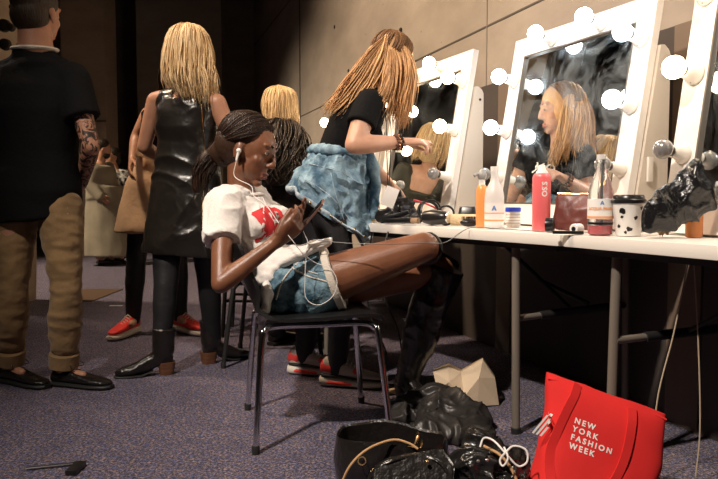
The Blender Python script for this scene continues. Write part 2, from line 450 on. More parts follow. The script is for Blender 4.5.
bm = BM(); box(bm, (-2, -3.05, 2.75), (12, 0.2, 5.7)); struct('wall_front', bm, black)
bm = BM(); box(bm, (-2, 4.5, 5.65), (12, 15, 0.1)); struct('ceiling', bm, black)
# formwork joints of the concrete wall: thin grooves with a lip
def strip(y0, z0, y1, z1, w, off=-0.004, vertical=False):
    bm = BM()
    if vertical:
        quadslab(bm, wallp(y0, z0, off), wallp(y0 + w, z0, off), wallp(y0 + w, z1, off), wallp(y0, z1, off), NW * 0.01)
    else:
        quadslab(bm, wallp(y0, z0, off), wallp(y1, z1, off), wallp(y1, z1 + w, off), wallp(y0, z0 + w, off), NW * 0.01)
    return bm
struct('trim_1', strip(-2.5, 1.845, 11.9, 1.845, 0.010), joint)
struct('trim_2', strip(-2.5, 3.40, 11.9, 3.40, 0.016), joint)
struct('trim_3', strip(8.7, 0.1, 8.7, 5.5, 0.05, vertical=True), joint)
struct('trim_4', strip(4.13, 1.5, 4.13, 5.5, 0.010, vertical=True), joint2)
# dark panelling along the foot of the wall behind the mirrors
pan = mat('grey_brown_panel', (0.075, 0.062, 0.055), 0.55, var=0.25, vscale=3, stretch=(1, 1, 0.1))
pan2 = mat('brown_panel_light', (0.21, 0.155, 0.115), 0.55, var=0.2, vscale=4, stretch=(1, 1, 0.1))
def panel(name, y0, y1, top, m, off):
    bm = BM(); a, b_ = wallp(y0, 0, off), wallp(y1, 0, off)
    quadslab(bm, a, b_, b_ + V((0, 0, top)), a + V((0, 0, top)), NW * (-off - 0.002)); struct(name, bm, m)
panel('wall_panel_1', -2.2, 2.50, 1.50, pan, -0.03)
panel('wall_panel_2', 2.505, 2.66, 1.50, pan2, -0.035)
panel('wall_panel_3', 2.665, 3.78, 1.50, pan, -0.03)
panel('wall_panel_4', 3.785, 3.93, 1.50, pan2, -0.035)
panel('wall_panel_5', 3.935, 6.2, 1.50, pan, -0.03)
# back of the hall: dark concrete piers and a black opening
bm = BM(); box(bm, (-3.95, 10.4, 2.75), (0.62, 0.5, 5.6)); struct('wall_pier_1', bm, concrete('pier_concrete', (0.36, 0.27, 0.20), (0.24, 0.18, 0.135)))
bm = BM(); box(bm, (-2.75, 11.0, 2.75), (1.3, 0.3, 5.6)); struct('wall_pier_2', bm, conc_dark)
bm = BM(); box(bm, (-3.95, 10.14, 1.95), (0.63, 0.03, 0.02)); struct('trim_5', bm, joint)
bm = BM(); box(bm, (-1.75, 10.5, 4.75), (3.6, 0.3, 1.8)); struct('wall_header', bm, black)
# rough concrete pillar behind the man, lit
bm = BM(); box(bm, (-3.02, 5.6, 2.75), (0.62, 0.5, 5.6))
bmesh.ops.subdivide_edges(bm, edges=bm.edges[:], cuts=12, use_grid_fill=True)
for v in bm.verts: v.co += V((noise.noise(v.co * 3.1), noise.noise(v.co * 3.3 + V((9, 0, 0))), 0)) * 0.03
struct('wall_pillar', bm, concrete('pillar_concrete', (0.42, 0.34, 0.25), (0.24, 0.185, 0.13)))
holes = mat('dark_socket', (0.02, 0.015, 0.012), 0.7)
for i, (px, py, r) in enumerate(((3, 25, 0.05), (4, 44, 0.045), (13, 14, 0.03), (10, 27, 0.03), (12, 7, 0.025))):
    c = P(px, py, 5.33); bm = BM(); lathe(bm, c - V((0, 0.012, 0)), [(0, r * 0.6), (0.006, r * .9), (0.04, r)], V((0, 1, 0)), 14)
    o = obj('bolt_socket', bm, holes); tag(o, 'dark round bolt hole in the rough lit concrete pillar', 'bolt hole', 'bolt holes in the concrete pillar')
for i, (px, py) in enumerate(((401, 30), (335, 27), (349, 71))):
    y = 1.97 / (0.952 * (px - 359) / 700 + 0.305); c = P(px, py, y)
    bm = BM(); lathe(bm, c - NW * 0.012, [(0, 0.012), (0.004, 0.018), (0.014, 0.018)], NW, 12)
    o = obj('tie_hole', bm, holes); tag(o, 'small dark tie hole in the beige concrete wall above the artist', 'tie hole', 'tie holes in the concrete wall')

# ================================================================== tables
white_plastic = mat('white_table_plastic', (0.78, 0.74, 0.68), 0.45, bump=0.05, bscale=200)
leg_metal = mat('grey_brown_leg_paint', (0.23, 0.20, 0.165), 0.4, metal=0.3)
black_metal = mat('black_bracket', (0.02, 0.02, 0.02), 0.45)
def table(o0, u, L, label, wid=0.76, ends=(1, 1), n=None, k0=0.12):
    u = V((*u, 0)).normalized(); n = V((-u.y, u.x, 0)) if n is None else n
    if n.x < 0: n = -n
    o0 = V((*o0, 0)); t = thing('folding_table', o0 + u * L / 2 + n * wid / 2, label, 'table', None)
    bm = BM()
    R = rotm(u, n if u.cross(n).z > 0 else -n, V((0, 0, 1)))
    c = o0 + u * L / 2 + n * wid / 2
    box(bm, c + V((0, 0, 0.72)), (L - 0.006, wid, 0.04), R, 0.012); obj('tabletop', bm, white_plastic, t)
    bm = BM(); box(bm, c + V((0, 0, 0.69)), (L - 0.12, wid - 0.10, 0.025), R, 0.004); obj('steel_frame', bm, black_metal, t)
    for k, s in ((k0, 1), (L - 0.14, -1)):
        if not ends[0 if s == 1 else 1]: continue
        b0, b1 = o0 + u * k + n * 0.07, o0 + u * k + n * (wid - 0.07)
        for p, off in ((b0, 0), (b1, 0)):
            bm = BM(); tube(bm, [p + V((0, 0, 0.69)), p + V((0, 0, 0.4)) - u * s * 0.006, p - u * s * 0.012 + V((0, 0, 0.012))], 0.0155, 12)
            lg = obj('leg', bm, leg_metal, t)
            bm = BM(); lathe(bm, p - u * s * 0.012, [(0, 0.018), (0.02, 0.019), (0.024, 0.014)], n=12); obj('foot_cap', bm, black_metal, lg)
        bm = BM(); m0, m1 = b0 + V((0, 0, 0.42)), b1 + V((0, 0, 0.42))
        tube(bm, [m0, m0.lerp(m1, 0.22)], 0.012, 10); obj('cross_tube', bm, leg_metal, t)
        bm = BM(); tube(bm, [m0.lerp(m1, 0.2), m1], 0.016, 10); obj('crossbar', bm, black_metal, t)
        bm = BM(); q = o0 + u * (k + s * 0.42) + n * wid * 0.5 + V((0, 0, 0.68)); mid = m0.lerp(m1, 0.5)
        a = q.lerp(mid, 0.62); tube(bm, [q, a, mid.lerp(m1, 0.3) + V((0, 0, 0.02))], 0.009, 8)
        tube(bm, [a, mid], 0.008, 8); obj('folding_brace', bm, black_metal, t)
    return t
table((0.65, 2.25), (0.433, -0.901), 1.83, 'white plastic folding table nearest the viewer, carrying the coffee cup and black bag', ends=(1, 0), k0=0.17)
table((0.65, 2.25), (-0.533, 0.846), 1.78, 'white plastic folding table in the middle, beside the makeup artist, with the spray can', k0=0.27)
table((-0.20, 4.04), (-0.387, 0.922), 1.83, 'white folding table farthest along the wall, behind the makeup artist')

# ================================================================== lit mirrors
frame_white = mat('white_painted_wood', (0.80, 0.76, 0.70), 0.4, var=0.06, vscale=5)
back_board = mat('beige_back_board', (0.62, 0.55, 0.46), 0.6)
porcelain = mat('white_porcelain', (0.80, 0.75, 0.67), 0.2, coat=0.4)
screw = mat('dark_screw', (0.04, 0.03, 0.03), 0.4, metal=0.6)
bulb_on = mat('lit_bulb_glass', (1, 0.9, 0.75), 0.3, emit=18.0, ecol=(1.0, 0.80, 0.58))
bulb_cool = mat('lit_bulb_cool_glass', (0.85, 0.95, 1.0), 0.3, emit=17.0, ecol=(0.86, 0.93, 1.0))
bulb_off = mat('unlit_grey_bulb', (0.30, 0.29, 0.28), 0.18, metal=0.35, coat=0.6)
ring_dark = mat('socket_ring', (0.12, 0.10, 0.08), 0.4)
def mirror_glass(nm, amt, lo=0.42, hi=0.78):
    m = bpy.data.materials.new(nm); m.use_nodes = True; nt = m.node_tree; b = nt.nodes['Principled BSDF']
    b.inputs['Base Color'].default_value = (0.86, 0.90, 0.90, 1); b.inputs['Metallic'].default_value = 1; b.inputs['Roughness'].default_value = 0.012
    tc = nt.nodes.new('ShaderNodeTexCoord'); mp = nt.nodes.new('ShaderNodeMapping'); mp.inputs['Scale'].default_value = (1, 1, 1); mp.inputs['Rotation'].default_value = (0.6, 0.5, 0)
    n = nt.nodes.new('ShaderNodeTexNoise'); n.inputs['Scale'].default_value = 5; n.inputs['Detail'].default_value = 8; n.inputs['Distortion'].default_value = 1.6; n.inputs['Roughness'].default_value = 0.7
    nt.links.new(tc.outputs['Object'], mp.inputs['Vector']); nt.links.new(mp.outputs['Vector'], n.inputs['Vector'])
    r = nt.nodes.new('ShaderNodeValToRGB'); r.color_ramp.elements[0].position = lo; r.color_ramp.elements[1].position = hi
    r.color_ramp.elements[0].color = (0.0, 0, 0, 1); r.color_ramp.elements[1].color = (amt, amt, amt, 1)
    nt.links.new(n.outputs['Fac'], r.inputs['Fac'])
    d = nt.nodes.new('ShaderNodeBsdfGlossy'); d.inputs['Color'].default_value = (0.75, 0.85, 0.9, 1); d.inputs['Roughness'].default_value = 0.42
    mx = nt.nodes.new('ShaderNodeMixShader'); nt.links.new(r.outputs['Color'], mx.inputs[0])
    nt.links.new(b.outputs[0], mx.inputs[1]); nt.links.new(d.outputs[0], mx.inputs[2])
    nt.links.new(mx.outputs[0], nt.nodes['Material Output'].inputs['Surface'])
    return m
mglass_s = mirror_glass('smeared_mirror', 0.42, 0.42, 0.80); mglass = mirror_glass('clean_mirror', 0.12)
def bulb(p, out, up, lit, t, label, group, sc=1.0, cool=False):
    ax = out.normalized(); sc = sc * (1 if lit else .86)
    bm = BM(); lathe(bm, p - ax * 0.0, [(0, 0.033 * sc), (0.008, 0.034 * sc), (0.016, 0.029 * sc), (0.03, 0.023 * sc), (0.048, 0.021 * sc), (0.052, 0.018 * sc)], ax, 24)
    so = obj('bulb_holder', bm, porcelain, t)
    for k in (-1, 1):
        bm = BM(); ell(bm, p + up * 0.026 * k * sc + ax * 0.014, 0.0042 * sc, u=8, v=6); obj('screw', bm, screw, so)
    bm = BM(); lathe(bm, p + ax * 0.050, [(0, 0.0165 * sc), (0.008, 0.0175 * sc), (0.010, 0.014 * sc)], ax, 20); obj('socket_ring', bm, ring_dark, so)
    bm = BM(); lathe(bm, p + ax * 0.054, [(0, 0.013 * sc)] + [(0.004 + 0.064 * sc * (1 - math.cos(a)) / 2, max(0.013 * sc * (1 if i < 2 else 0), 0.0335 * sc * math.sin(a))) for i, a in enumerate([PI * k / 12 for k in range(1, 13)])], ax, 24)
    g = obj('bulb', bm, (bulb_cool if cool else bulb_on) if lit else bulb_off, so)
    if not lit: so['label'] = 'bulb holder with an unlit frosted bulb'
LIT = []
def mirror(bl, d, w, h, lean, label, where, bulbs, cool=False, panel_side=True, sc=1.0):
    """bl: bottom far corner; d: direction along towards the viewer"""
    bl = V(bl); d = V((*d, 0)).normalized(); n = V((-d.y, d.x, 0));
    if n.x < 0: n = -n
    up = (V((0, 0, h)) + n * lean).normalized(); out = d.cross(up); out = out if out.x < 0 else -out
    hh = math.hypot(h, lean); fw = 0.085 * sc; th = -out * 0.03
    def Q(u, v, o=0): return bl + d * u + up * v + out * o
    t = thing('vanity_mirror', bl + d * w / 2, label, 'mirror')
    # frame as one mitred ring with a bevelled inner lip
    bm = BM()
    def rect(i, o): return [Q(i, i, o), Q(w - i, i, o), Q(w - i, hh - i, o), Q(i, hh - i, o)]
    rings(bm, [rect(0, -0.03), rect(0, 0), rect(fw, 0), rect(fw, -0.012), rect(fw, -0.03)], False, True)
    obj('frame', bm, frame_white, t, False)
    bm = BM(); rings(bm, [rect(fw - 0.002, 0.0015), rect(fw + 0.004, 0.0015), rect(fw + 0.004, -0.010), rect(fw - 0.002, -0.010)], False, True); obj('inner_edge', bm, ring_dark, t, False)
    bm = BM(); a = [Q(fw, fw, -0.01), Q(w - fw, fw, -0.01), Q(w - fw, hh - fw, -0.01), Q(fw, hh - fw, -0.01)]
    quadslab(bm, *a, -out * 0.004); obj('glass', bm, mglass_s if cool else mglass, t, False)
    bm = BM(); a = rect(0.02, -0.032); quadslab(bm, *a, -out * 0.006); obj('back_panel', bm, back_board, t, False)
    for s in (0.006, w - 0.006):
        bm = BM(); ph = 0.80 * h
        sgn = 1 if s > 0.1 else -1
        A = Q(s, 0.01, -0.035); B = Q(s, ph, -0.035); K = 0.19
        Cb = bl + d * s + n * K + V((0, 0, 0.0)); T = V((Cb.x, Cb.y, bl.z + ph * 0.93))
        prof = [A, B, B.lerp(T + V((0, 0, 0.035)), 0.4), B.lerp(T, 0.8) + V((0, 0, 0.012)), T, Cb]
        prof = [p for p in prof]
        r1 = prof; r2 = [p + d * 0.016 for p in prof]; rings(bm, [r1, r2]); obj('side_support', bm, frame_white if sgn < 0 else back_board, t, False)
        bm = BM(); lathe(bm, T - V((0, 0, 0.03)) - n * 0.02 + d * (0.017 if sgn > 0 else -0.002), [(0, 0.006), (0.003, 0.006)], d, 10); obj('bolt', bm, screw, t)
    for (u, v, lit, wh) in bulbs:
        q = Q(u if u >= 0 else w + u, v * hh / 0.82)
        bulb(q, out, up, lit, t, ('glowing' if lit else 'unlit') + ' round bulb ' + wh + ' of ' + where, 'bulbs around the mirror frames', sc, cool)
    return t, Q
S5 = [(0.045, 0.632, 1, ''), (0.045, 0.405, 1, ''), (0.045, 0.20, 0, ''), (-0.045, 0.67, 1, ''), (-0.045, 0.435, 1, ''), (-0.045, 0.21, 0, ''), (0.27, 0.775, 1, ''), (0.56, 0.775, 1, '')]
MD = (0.387, -0.922); n_m = V((0.922, 0.387, 0))
mid_mirror, _q = mirror((0.579, 3.147, 0.749), MD, 0.823, 0.81, 0.139, 'tall white framed bulb mirror in the middle with the pink can before it', 'the middle mirror', S5, cool=True)
mirror((0.965, 2.235, 0.749), MD, 0.90, 0.93, 0.150, 'white framed bulb mirror cut off by the right edge behind the black plastic bag', 'the mirror at the right edge', [(u, v * (1.04 if v > .5 and v < .7 else 1.08 if v < .7 else 1.0), l, w_) for u, v, l, w_ in S5], sc=1.08)
mirror((0.095, 4.06, 0.749), MD, 0.823, 0.81, 0.139, 'white framed bulb mirror in front of the standing makeup artist', 'the mirror facing the makeup artist', S5)
mirror((-0.28, 5.06, 0.749), MD, 0.823, 0.81, 0.139, 'white framed bulb mirror partly hidden behind the makeup artist', 'the mirror behind the makeup artist', S5)
sd = V((*MD, 0)).normalized(); bm = BM(); box(bm, (0.998, 2.412, 0.955), (0.010, 0.022, 0.085), rotm(sd, V((-sd.y, sd.x, 0)), V((0, 0, 1))), 0.003); obj('power_switch', bm, porcelain, mid_mirror)
# a stage lamp standing at the left, out of frame, seen in the mirrors
# ================================================================== clothing and people
def skinmat(name, c, c2, spec=0.5, rough=0.42):
    m = mat(name, c, rough, var=0.0, col2=c2, vscale=14, bump=0.12, bscale=240, spec=spec)
    b = m.node_tree.nodes['Principled BSDF']
    b.inputs['Subsurface Weight'].default_value = 0.08; b.inputs['Subsurface Radius'].default_value = (0.02, 0.008, 0.004)
    return m
skin_dark = skinmat('deep_brown_skin', (0.225, 0.095, 0.050), (0.165, 0.066, 0.034), 0.55, 0.36)
skin_light = skinmat('light_skin', (0.62, 0.36, 0.25), (0.54, 0.29, 0.19))
skin_warm = skinmat('warm_skin', (0.52, 0.27, 0.17), (0.44, 0.21, 0.125))
def tattoo_skin():
    m = skinmat('tattooed_skin', (0.42, 0.21, 0.13), (0.36, 0.17, 0.10)); return m
lip_dark = mat('dark_lip', (0.13, 0.035, 0.03), 0.3); lip_pink = mat('pink_lip', (0.45, 0.14, 0.12), 0.35)
brow_dark = mat('dark_brow', (0.02, 0.012, 0.008), 0.7); brow_fair = mat('fair_brow', (0.20, 0.12, 0.06), 0.7)
def hairmat(name, c, c2, rough=0.42): 
    m = mat(name, c, rough, col2=c2, island=True, bump=0.5, bscale=220, stretch=(1, 1, 0.08), spec=0.35); return m
hair_black = hairmat('black_brown_hair', (0.045, 0.024, 0.015), (0.014, 0.008, 0.006), 0.36)
hair_blond = hairmat('blond_hair', (0.95, 0.72, 0.42), (0.62, 0.40, 0.18))
hair_honey = hairmat('honey_brown_hair', (0.85, 0.50, 0.23), (0.30, 0.14, 0.055))
hair_curl = hairmat('dark_curly_hair', (0.055, 0.032, 0.016), (0.012, 0.008, 0.006))
hair_brown = hairmat('short_brown_hair', (0.04, 0.024, 0.014), (0.012, 0.008, 0.006)); hair_root = hairmat('brown_root_hair', (0.30, 0.15, 0.065), (0.09, 0.042, 0.02))
white_cotton = mat('white_cotton', (0.78, 0.74, 0.70), 0.85, bump=0.25, bscale=90, sheen=0.2)
black_cotton = mat('black_cotton', (0.007, 0.007, 0.0075), 0.9, bump=0.3, bscale=60, spec=0.15)
black_legging = mat('black_legging', (0.011, 0.011, 0.013), 0.55, bump=0.15, bscale=80)
black_leather = mat('black_leather', (0.012, 0.010, 0.009), 0.28, bump=0.5, bscale=40, coat=0.25, spec=0.6)
khaki = mat('khaki_chino', (0.30, 0.185, 0.08), 0.8, var=0.3, vscale=9, bump=0.35, bscale=45, sheen=0.15)
tan_cloth = mat('tan_trench_cloth', (0.62, 0.40, 0.24), 0.75, var=0.15, vscale=7, bump=0.3, bscale=35)
grey_cloth = mat('grey_green_wool', (0.27, 0.235, 0.17), 0.9, var=0.2, vscale=5, bump=0.2)
def denim(name, c, c2, sc=22, st=(1, 1, 1)):
    return mat(name, c, 0.8, col2=c2, vscale=sc, bump=0.5, bscale=110, stretch=st, detail=8)
denim_shorts = denim('washed_blue_denim', (0.24, 0.38, 0.46), (0.015, 0.06, 0.10), 24)
denim_jacket = denim('light_blue_denim', (0.29, 0.43, 0.52), (0.05, 0.12, 0.19), 13)
fray = mat('frayed_white_hem', (0.66, 0.60, 0.52), 0.9, bump=0.6, bscale=120)
red_cotton = mat('red_print', (0.62, 0.03, 0.035), 0.7)
print_white = mat('white_print', (0.85, 0.82, 0.78), 0.7)
brown_heel = mat('stacked_wood_heel', (0.16, 0.07, 0.035), 0.4, var=0.4, vscale=90, stretch=(0.1, 0.1, 1))
rubber_white = mat('cream_rubber', (0.72, 0.66, 0.56), 0.5); rubber_dark = mat('dark_rubber', (0.02, 0.02, 0.02), 0.5)
sneaker_grey = mat('grey_mesh_fabric', (0.55, 0.50, 0.43), 0.75, bump=0.4, bscale=300)
neon_red = mat('neon_red_rubber', (0.85, 0.06, 0.05), 0.45)
cord_white = mat('white_cord', (0.82, 0.80, 0.77), 0.4)
cord_black = mat('black_cord', (0.012, 0.012, 0.012), 0.4)
gold = mat('gold_metal', (0.75, 0.52, 0.25), 0.25, metal=1.0)
silver = mat('silver_metal', (0.7, 0.68, 0.65), 0.2, metal=1.0)

def shoe_sections(bm, o, d, ln, secs, up=V((0, 0, 1)), e=2.6):
    """secs: (x fraction, half width, bottom, top)"""
    t = up.cross(d).normalized()
    loft(bm, [(o + d * x * ln + up * (b + h) / 2, t * w, up * (h - b) / 2) for x, w, b, h in secs], 18, e)
def boot_or_shoe(parent, heel, d, kind, s=1.0, ank=None, kn=None, flip=1):
    heel = V(heel); d = V(d).normalized(); up = V((0, 0, 1)); t = up.cross(d); ln = 0.27 * s
    if kind == 'oxford':
        bm = BM(); shoe_sections(bm, heel, d, ln, [(0.0, 0.022, 0.02, 0.05), (0.05, 0.032, 0.02, 0.078), (0.25, 0.036, 0.02, 0.085), (0.45, 0.041, 0.02, 0.072), (0.7, 0.047, 0.02, 0.052), (0.9, 0.040, 0.02, 0.042), (1.0, 0.018, 0.022, 0.034)])
        u = fobj('shoe', bm, 0.006, black_leather, parent, 2)
        bm = BM(); shoe_sections(bm, heel - d * 0.004, d, ln * 1.03, [(0.0, 0.028, 0.001, 0.022), (0.06, 0.037, 0.001, 0.023), (0.3, 0.037, 0.001, 0.023), (0.7, 0.050, 0.001, 0.023), (0.93, 0.040, 0.001, 0.023), (1.0, 0.018, 0.004, 0.022)]); obj('sole', bm, rubber_dark, u)
        bm = BM()
        for k in range(4): c = heel + d * ln * (0.36 + 0.07 * k) + up * (0.086 - 0.008 * k); tube(bm, [c - t * 0.022 - up * 0.004, c + up * 0.003, c + t * 0.022 - up * 0.004], 0.0022, 6)
        for k in (-1, 1):
            c = heel + d * ln * 0.34 + up * 0.09; tube(bm, [c, c + t * 0.03 * k + up * 0.022 + d * 0.01, c + t * 0.045 * k + up * 0.002 + d * 0.03, c + t * 0.015 * k - d * 0.0], 0.002, 6, smooth=10)
        obj('laces', bm, cord_black, u)
    elif kind in ('sneaker', 'red'):
        up_m = sneaker_grey if kind == 'sneaker' else neon_red
        bm = BM(); shoe_sections(bm, heel, d, ln, [(0.0, 0.024, 0.03, 0.085), (0.06, 0.034, 0.03, 0.105), (0.25, 0.036, 0.03, 0.098), (0.45, 0.040, 0.03, 0.082), (0.7, 0.044, 0.03, 0.060), (0.9, 0.036, 0.03, 0.050), (1.0, 0.018, 0.03, 0.042)])
        u = fobj('sneaker', bm, 0.006, up_m, parent, 2)
        bm = BM(); shoe_sections(bm, heel - d * 0.008, d, ln * 1.05, [(0.0, 0.028, 0.004, 0.036), (0.06, 0.039, 0.001, 0.040), (0.35, 0.040, 0.001, 0.036), (0.7, 0.049, 0.001, 0.031), (0.93, 0.040, 0.003, 0.028), (1.0, 0.018, 0.012, 0.026)]); obj('sole', bm, rubber_white, u)
        if kind == 'sneaker':
            bm = BM(); shoe_sections(bm, heel + d * 0.03 * 1, d, ln * 0.42, [(0, 0.040, 0.010, 0.026), (0.1, 0.043, 0.007, 0.030), (0.9, 0.047, 0.007, 0.026), (1, 0.044, 0.010, 0.022)]); obj('air_window', bm, neon_red, u)
            bm = BM(); shoe_sections(bm, heel - d * 0.004, d, ln * 0.20, [(0, 0.024, 0.05, 0.082), (0.15, 0.033, 0.045, 0.094), (0.9, 0.040, 0.045, 0.085), (1, 0.036, 0.05, 0.080)]); obj('heel_panel', bm, neon_red, u)
            bm = BM(); shoe_sections(bm, heel, d, ln * 0.99, [(0.0, 0.028, 0.034, 0.048), (0.06, 0.038, 0.034, 0.050), (0.35, 0.042, 0.034, 0.048), (0.7, 0.048, 0.028, 0.040), (0.95, 0.038, 0.026, 0.036), (1.0, 0.02, 0.026, 0.034)]); obj('mudguard', bm, rubber_dark, u)
            for k in (-1, 1):
                bm = BM(); shoe_sections(bm, heel + d * ln * 0.5 + t * 0.034 * k, d, ln * 0.16, [(0, 0.004, 0.045, 0.06), (0.5, 0.008, 0.045, 0.075), (1, 0.004, 0.045, 0.062)])
                obj('lace_stay', bm, neon_red, u)
        bm = BM()
        for k in range(5): c = heel + d * ln * (0.36 + 0.06 * k) + up * (0.098 - 0.008 * k); tube(bm, [c - t * 0.024 - up * 0.008, c + up * 0.004, c + t * 0.024 - up * 0.008], 0.0028, 6)
        obj('laces', bm, cord_white if kind == 'sneaker' else rubber_white, u)
        for o_ in [u] + [x for x in bpy.data.objects if x.parent == u]: o_.data.transform(Matrix.Diagonal((1, 1, 1.28, 1)))
    elif kind == 'ankleboot':
        bm = BM(); shoe_sections(bm, heel, d, ln * 0.92, [(0.0, 0.022, 0.05, 0.10), (0.06, 0.033, 0.05, 0.13), (0.25, 0.036, 0.040, 0.125), (0.45, 0.036, 0.018, 0.095), (0.7, 0.043, 0.008, 0.06), (0.9, 0.036, 0.008, 0.045), (1.0, 0.018, 0.010, 0.032)])
        c = heel + d * 0.045; limb(bm, [(c + up * 0.10, 0.046), (c + up * 0.155 - d * 0.004, 0.047)])
        loft(bm, [(c + up * 0.10, d * 0.052, t * 0.047), (c + up * 0.225 - d * 0.006, d * 0.056, t * 0.052)], 18)
        u = fobj('ankle_boot', bm, 0.006, black_leather, parent, 2, folds(0.003, 14))
        bm = BM(); loft(bm, [(heel + d * 0.030 + up * 0.001, d * 0.034, t * 0.033), (heel + d * 0.03 + up * 0.060, d * 0.042, t * 0.038)], 18, 3.4); obj('heel', bm, brown_heel, u)
        bm = BM(); shoe_sections(bm, heel + d * ln * 0.32, d, ln * 0.62, [(0, 0.034, 0.022, 0.030), (0.3, 0.042, 0.001, 0.012), (0.6, 0.045, 0.001, 0.012), (0.9, 0.036, 0.001, 0.012), (1.0, 0.016, 0.003, 0.012)]); obj('sole', bm, rubber_dark, u)
def mix(J, a, b, t): return V(J[a]).lerp(V(J[b]), t)
def defhands(J):
    for S, O, sd in (('R', 'L', 1), ('L', 'R', -1)):
        if 'hand' + S not in J: J['hand' + S] = dict(d=V(J['wr' + S]) - V(J['el' + S]), n=V(J['sh' + O]) - V(J['sh' + S]), side=sd)
def top_garment(name, J, t0, t1, grow, sleeve, sg, vox, m, parent, fold=0.006, prof=None, extra=None, flare=None, bust=True, freq=7, stretch=(1, 1, .5), sm=3, cr=None):
    bm = BM(); torso(bm, J, t0, t1, grow, prof, flare=flare)
    k = J.get('w', 1)
    for S in 'RL':
        n, sh, e = V(J['neck']), V(J['sh' + S]), V(J['el' + S])
        if sleeve is not None:
            limb(bm, [(n.lerp(sh, 0.35) - V((0, 0, 0.02)), 0.048 * k + grow * 0.7), (sh, 0.052 * k + grow * 0.8)])
        if sleeve:
            a, b, d = frame(e - sh); q = sh.lerp(e, sleeve)
            loft(bm, [(sh, a * (0.052 * k + grow * .8), b * (0.052 * k + grow * .8)), (q, a * (0.05 * k + sg), b * (0.05 * k + sg))], 18)
        if bust:
            c, d = spine(J, 0.68); lat = (V(J['shR']) - V(J['shL'])).normalized(); f = d.cross(lat)
            if f.dot(V(J['front'])) < 0: f = -f
            ell(bm, c + lat * 0.072 * (1 if S == 'R' else -1) + f * 0.082 - d * 0.01, 0.058 * k + grow)
    if extra: extra(bm)
    return fobj(name, bm, vox, m, parent, sm, cr or folds(fold, freq, stretch))
def legs_garment(name, J, t1, grow, frac, eg, vox, m, parent, fold=0.004, freq=9, prof=None, stop='an', sm=3, stretch=(1, 1, 1)):
    bm = BM(); torso(bm, J, -0.16, t1, grow, prof); k = J.get('w', 1); tw = J.get('tw', 1.0)
    for S in 'RL':
        h, kn, an = V(J['hip' + S]), V(J['kn' + S]), V(J['an' + S])
        ch = [(h, 0.092 * k + grow)]
        if stop == 'thigh':
            q = h.lerp(kn, frac); a, b, d = frame(kn - h); loft(bm, [(h, a * (0.092 * k * tw + grow), b * (0.092 * k * tw + grow)), (q, a * (0.086 * k * tw + eg), b * (0.086 * k * tw + eg))], 20)
        else:
            for f, r in ((0.25, 0.086), (0.6, 0.069), (1.0, 0.056)): ch.append((h.lerp(kn, f), r * k + grow * (1 + f * 0.4)))
            end = kn.lerp(an, frac)
            for f, r in ((0.3, 0.056), (0.65, 0.046), (1.0, 0.040)):
                if f <= frac + 0.05: ch.append((kn.lerp(an, min(f, frac)), r * k + eg))
        limb(bm, ch, 18)
    return fobj(name, bm, vox, m, parent, sm, folds(fold, freq, stretch))

# ------------------------------------------------------------------ seated model
m_root = thing('person', (-0.2, 2.67, 0.0), 'seated woman in white t-shirt, denim shorts and black boots, looking at her phone', 'person')
J = dict(w=0.92, hs=1.07, heels=1, tw=1.20, pelvis=P(286, 290, 2.68), waist=P(262, 262, 2.68), chest=P(245, 226, 2.69), neck=P(241, 189, 2.69),
         head=P(249, 151, 2.67), F=(0.92, -0.28, -0.30), U=(0.30, 0.02, 1), front=(0.8, 0.15, 0.3),
         shR=P(224, 206, 2.54), shL=P(254, 202, 2.83), elR=P(221, 284, 2.35), wrR=P(277, 241, 2.41), elL=P(258, 268, 2.92), wrL=P(284, 227, 2.64),
         hipR=P(304, 288, 2.61), hipL=P(308, 288, 2.77), knR=P(424, 247, 2.61), knL=P(440, 270, 2.84), anR=(0.30, 3.03, 0.60), anL=P(406, 384, 2.88),
         toR=(0.42, 3.10, 0.56), toL=P(424, 396, 2.80),
         handR=dict(d=P(303, 219, 2.46) - P(277, 241, 2.44), n=(-0.35, 0.75, 0.5), side=1, curl=(0.45, 0.55, 0.65, 0.7), thumb=(0.35, 0.15, 0.9)),
         handL=dict(d=P(316, 205, 2.56) - P(284, 227, 2.64), n=(-0.3, -0.7, 0.6), side=-1, curl=(0.25, 0.35, 0.5, 0.6), thumb=(0.6, -0.4, 0.6)))
bod, L, HM = body(J, 0.0052, skin_dark, m_root)
face_parts(L, HM, J['hs'], m_root, skin_dark, brow_dark, lip_dark)
def lapfold(bm):
    for a in ((266, 300, 2.50, .022, .025, .07), (262, 318, 2.49, .013, .018, .045), (272, 280, 2.57, .035, .05, .04)):
        ell(bm, P(*a[:3]), a[3:])
    pr = [(262, 262, .10, .075), (284, 258, .13, .045), (304, 251, .135, .026), (322, 244, .125, .014), (331, 241, .10, .008)]
    rr = []
    for x, y, la, th in pr:
        rr.append((P(x, y, 2.66), V((-.05, 1, 0)).normalized() * la, V((.35, 0, .94)) * th))
    loft(bm, rr, 22, 2.4)
shirt = top_garment('t_shirt', J, 0.10, 0.93, 0.026, 0.48, 0.022, 0.0065, white_cotton, m_root, 0.007, extra=lapfold, freq=9, stretch=(1, 1, 1), cr=crease(.012, 7, 2.0, .3))
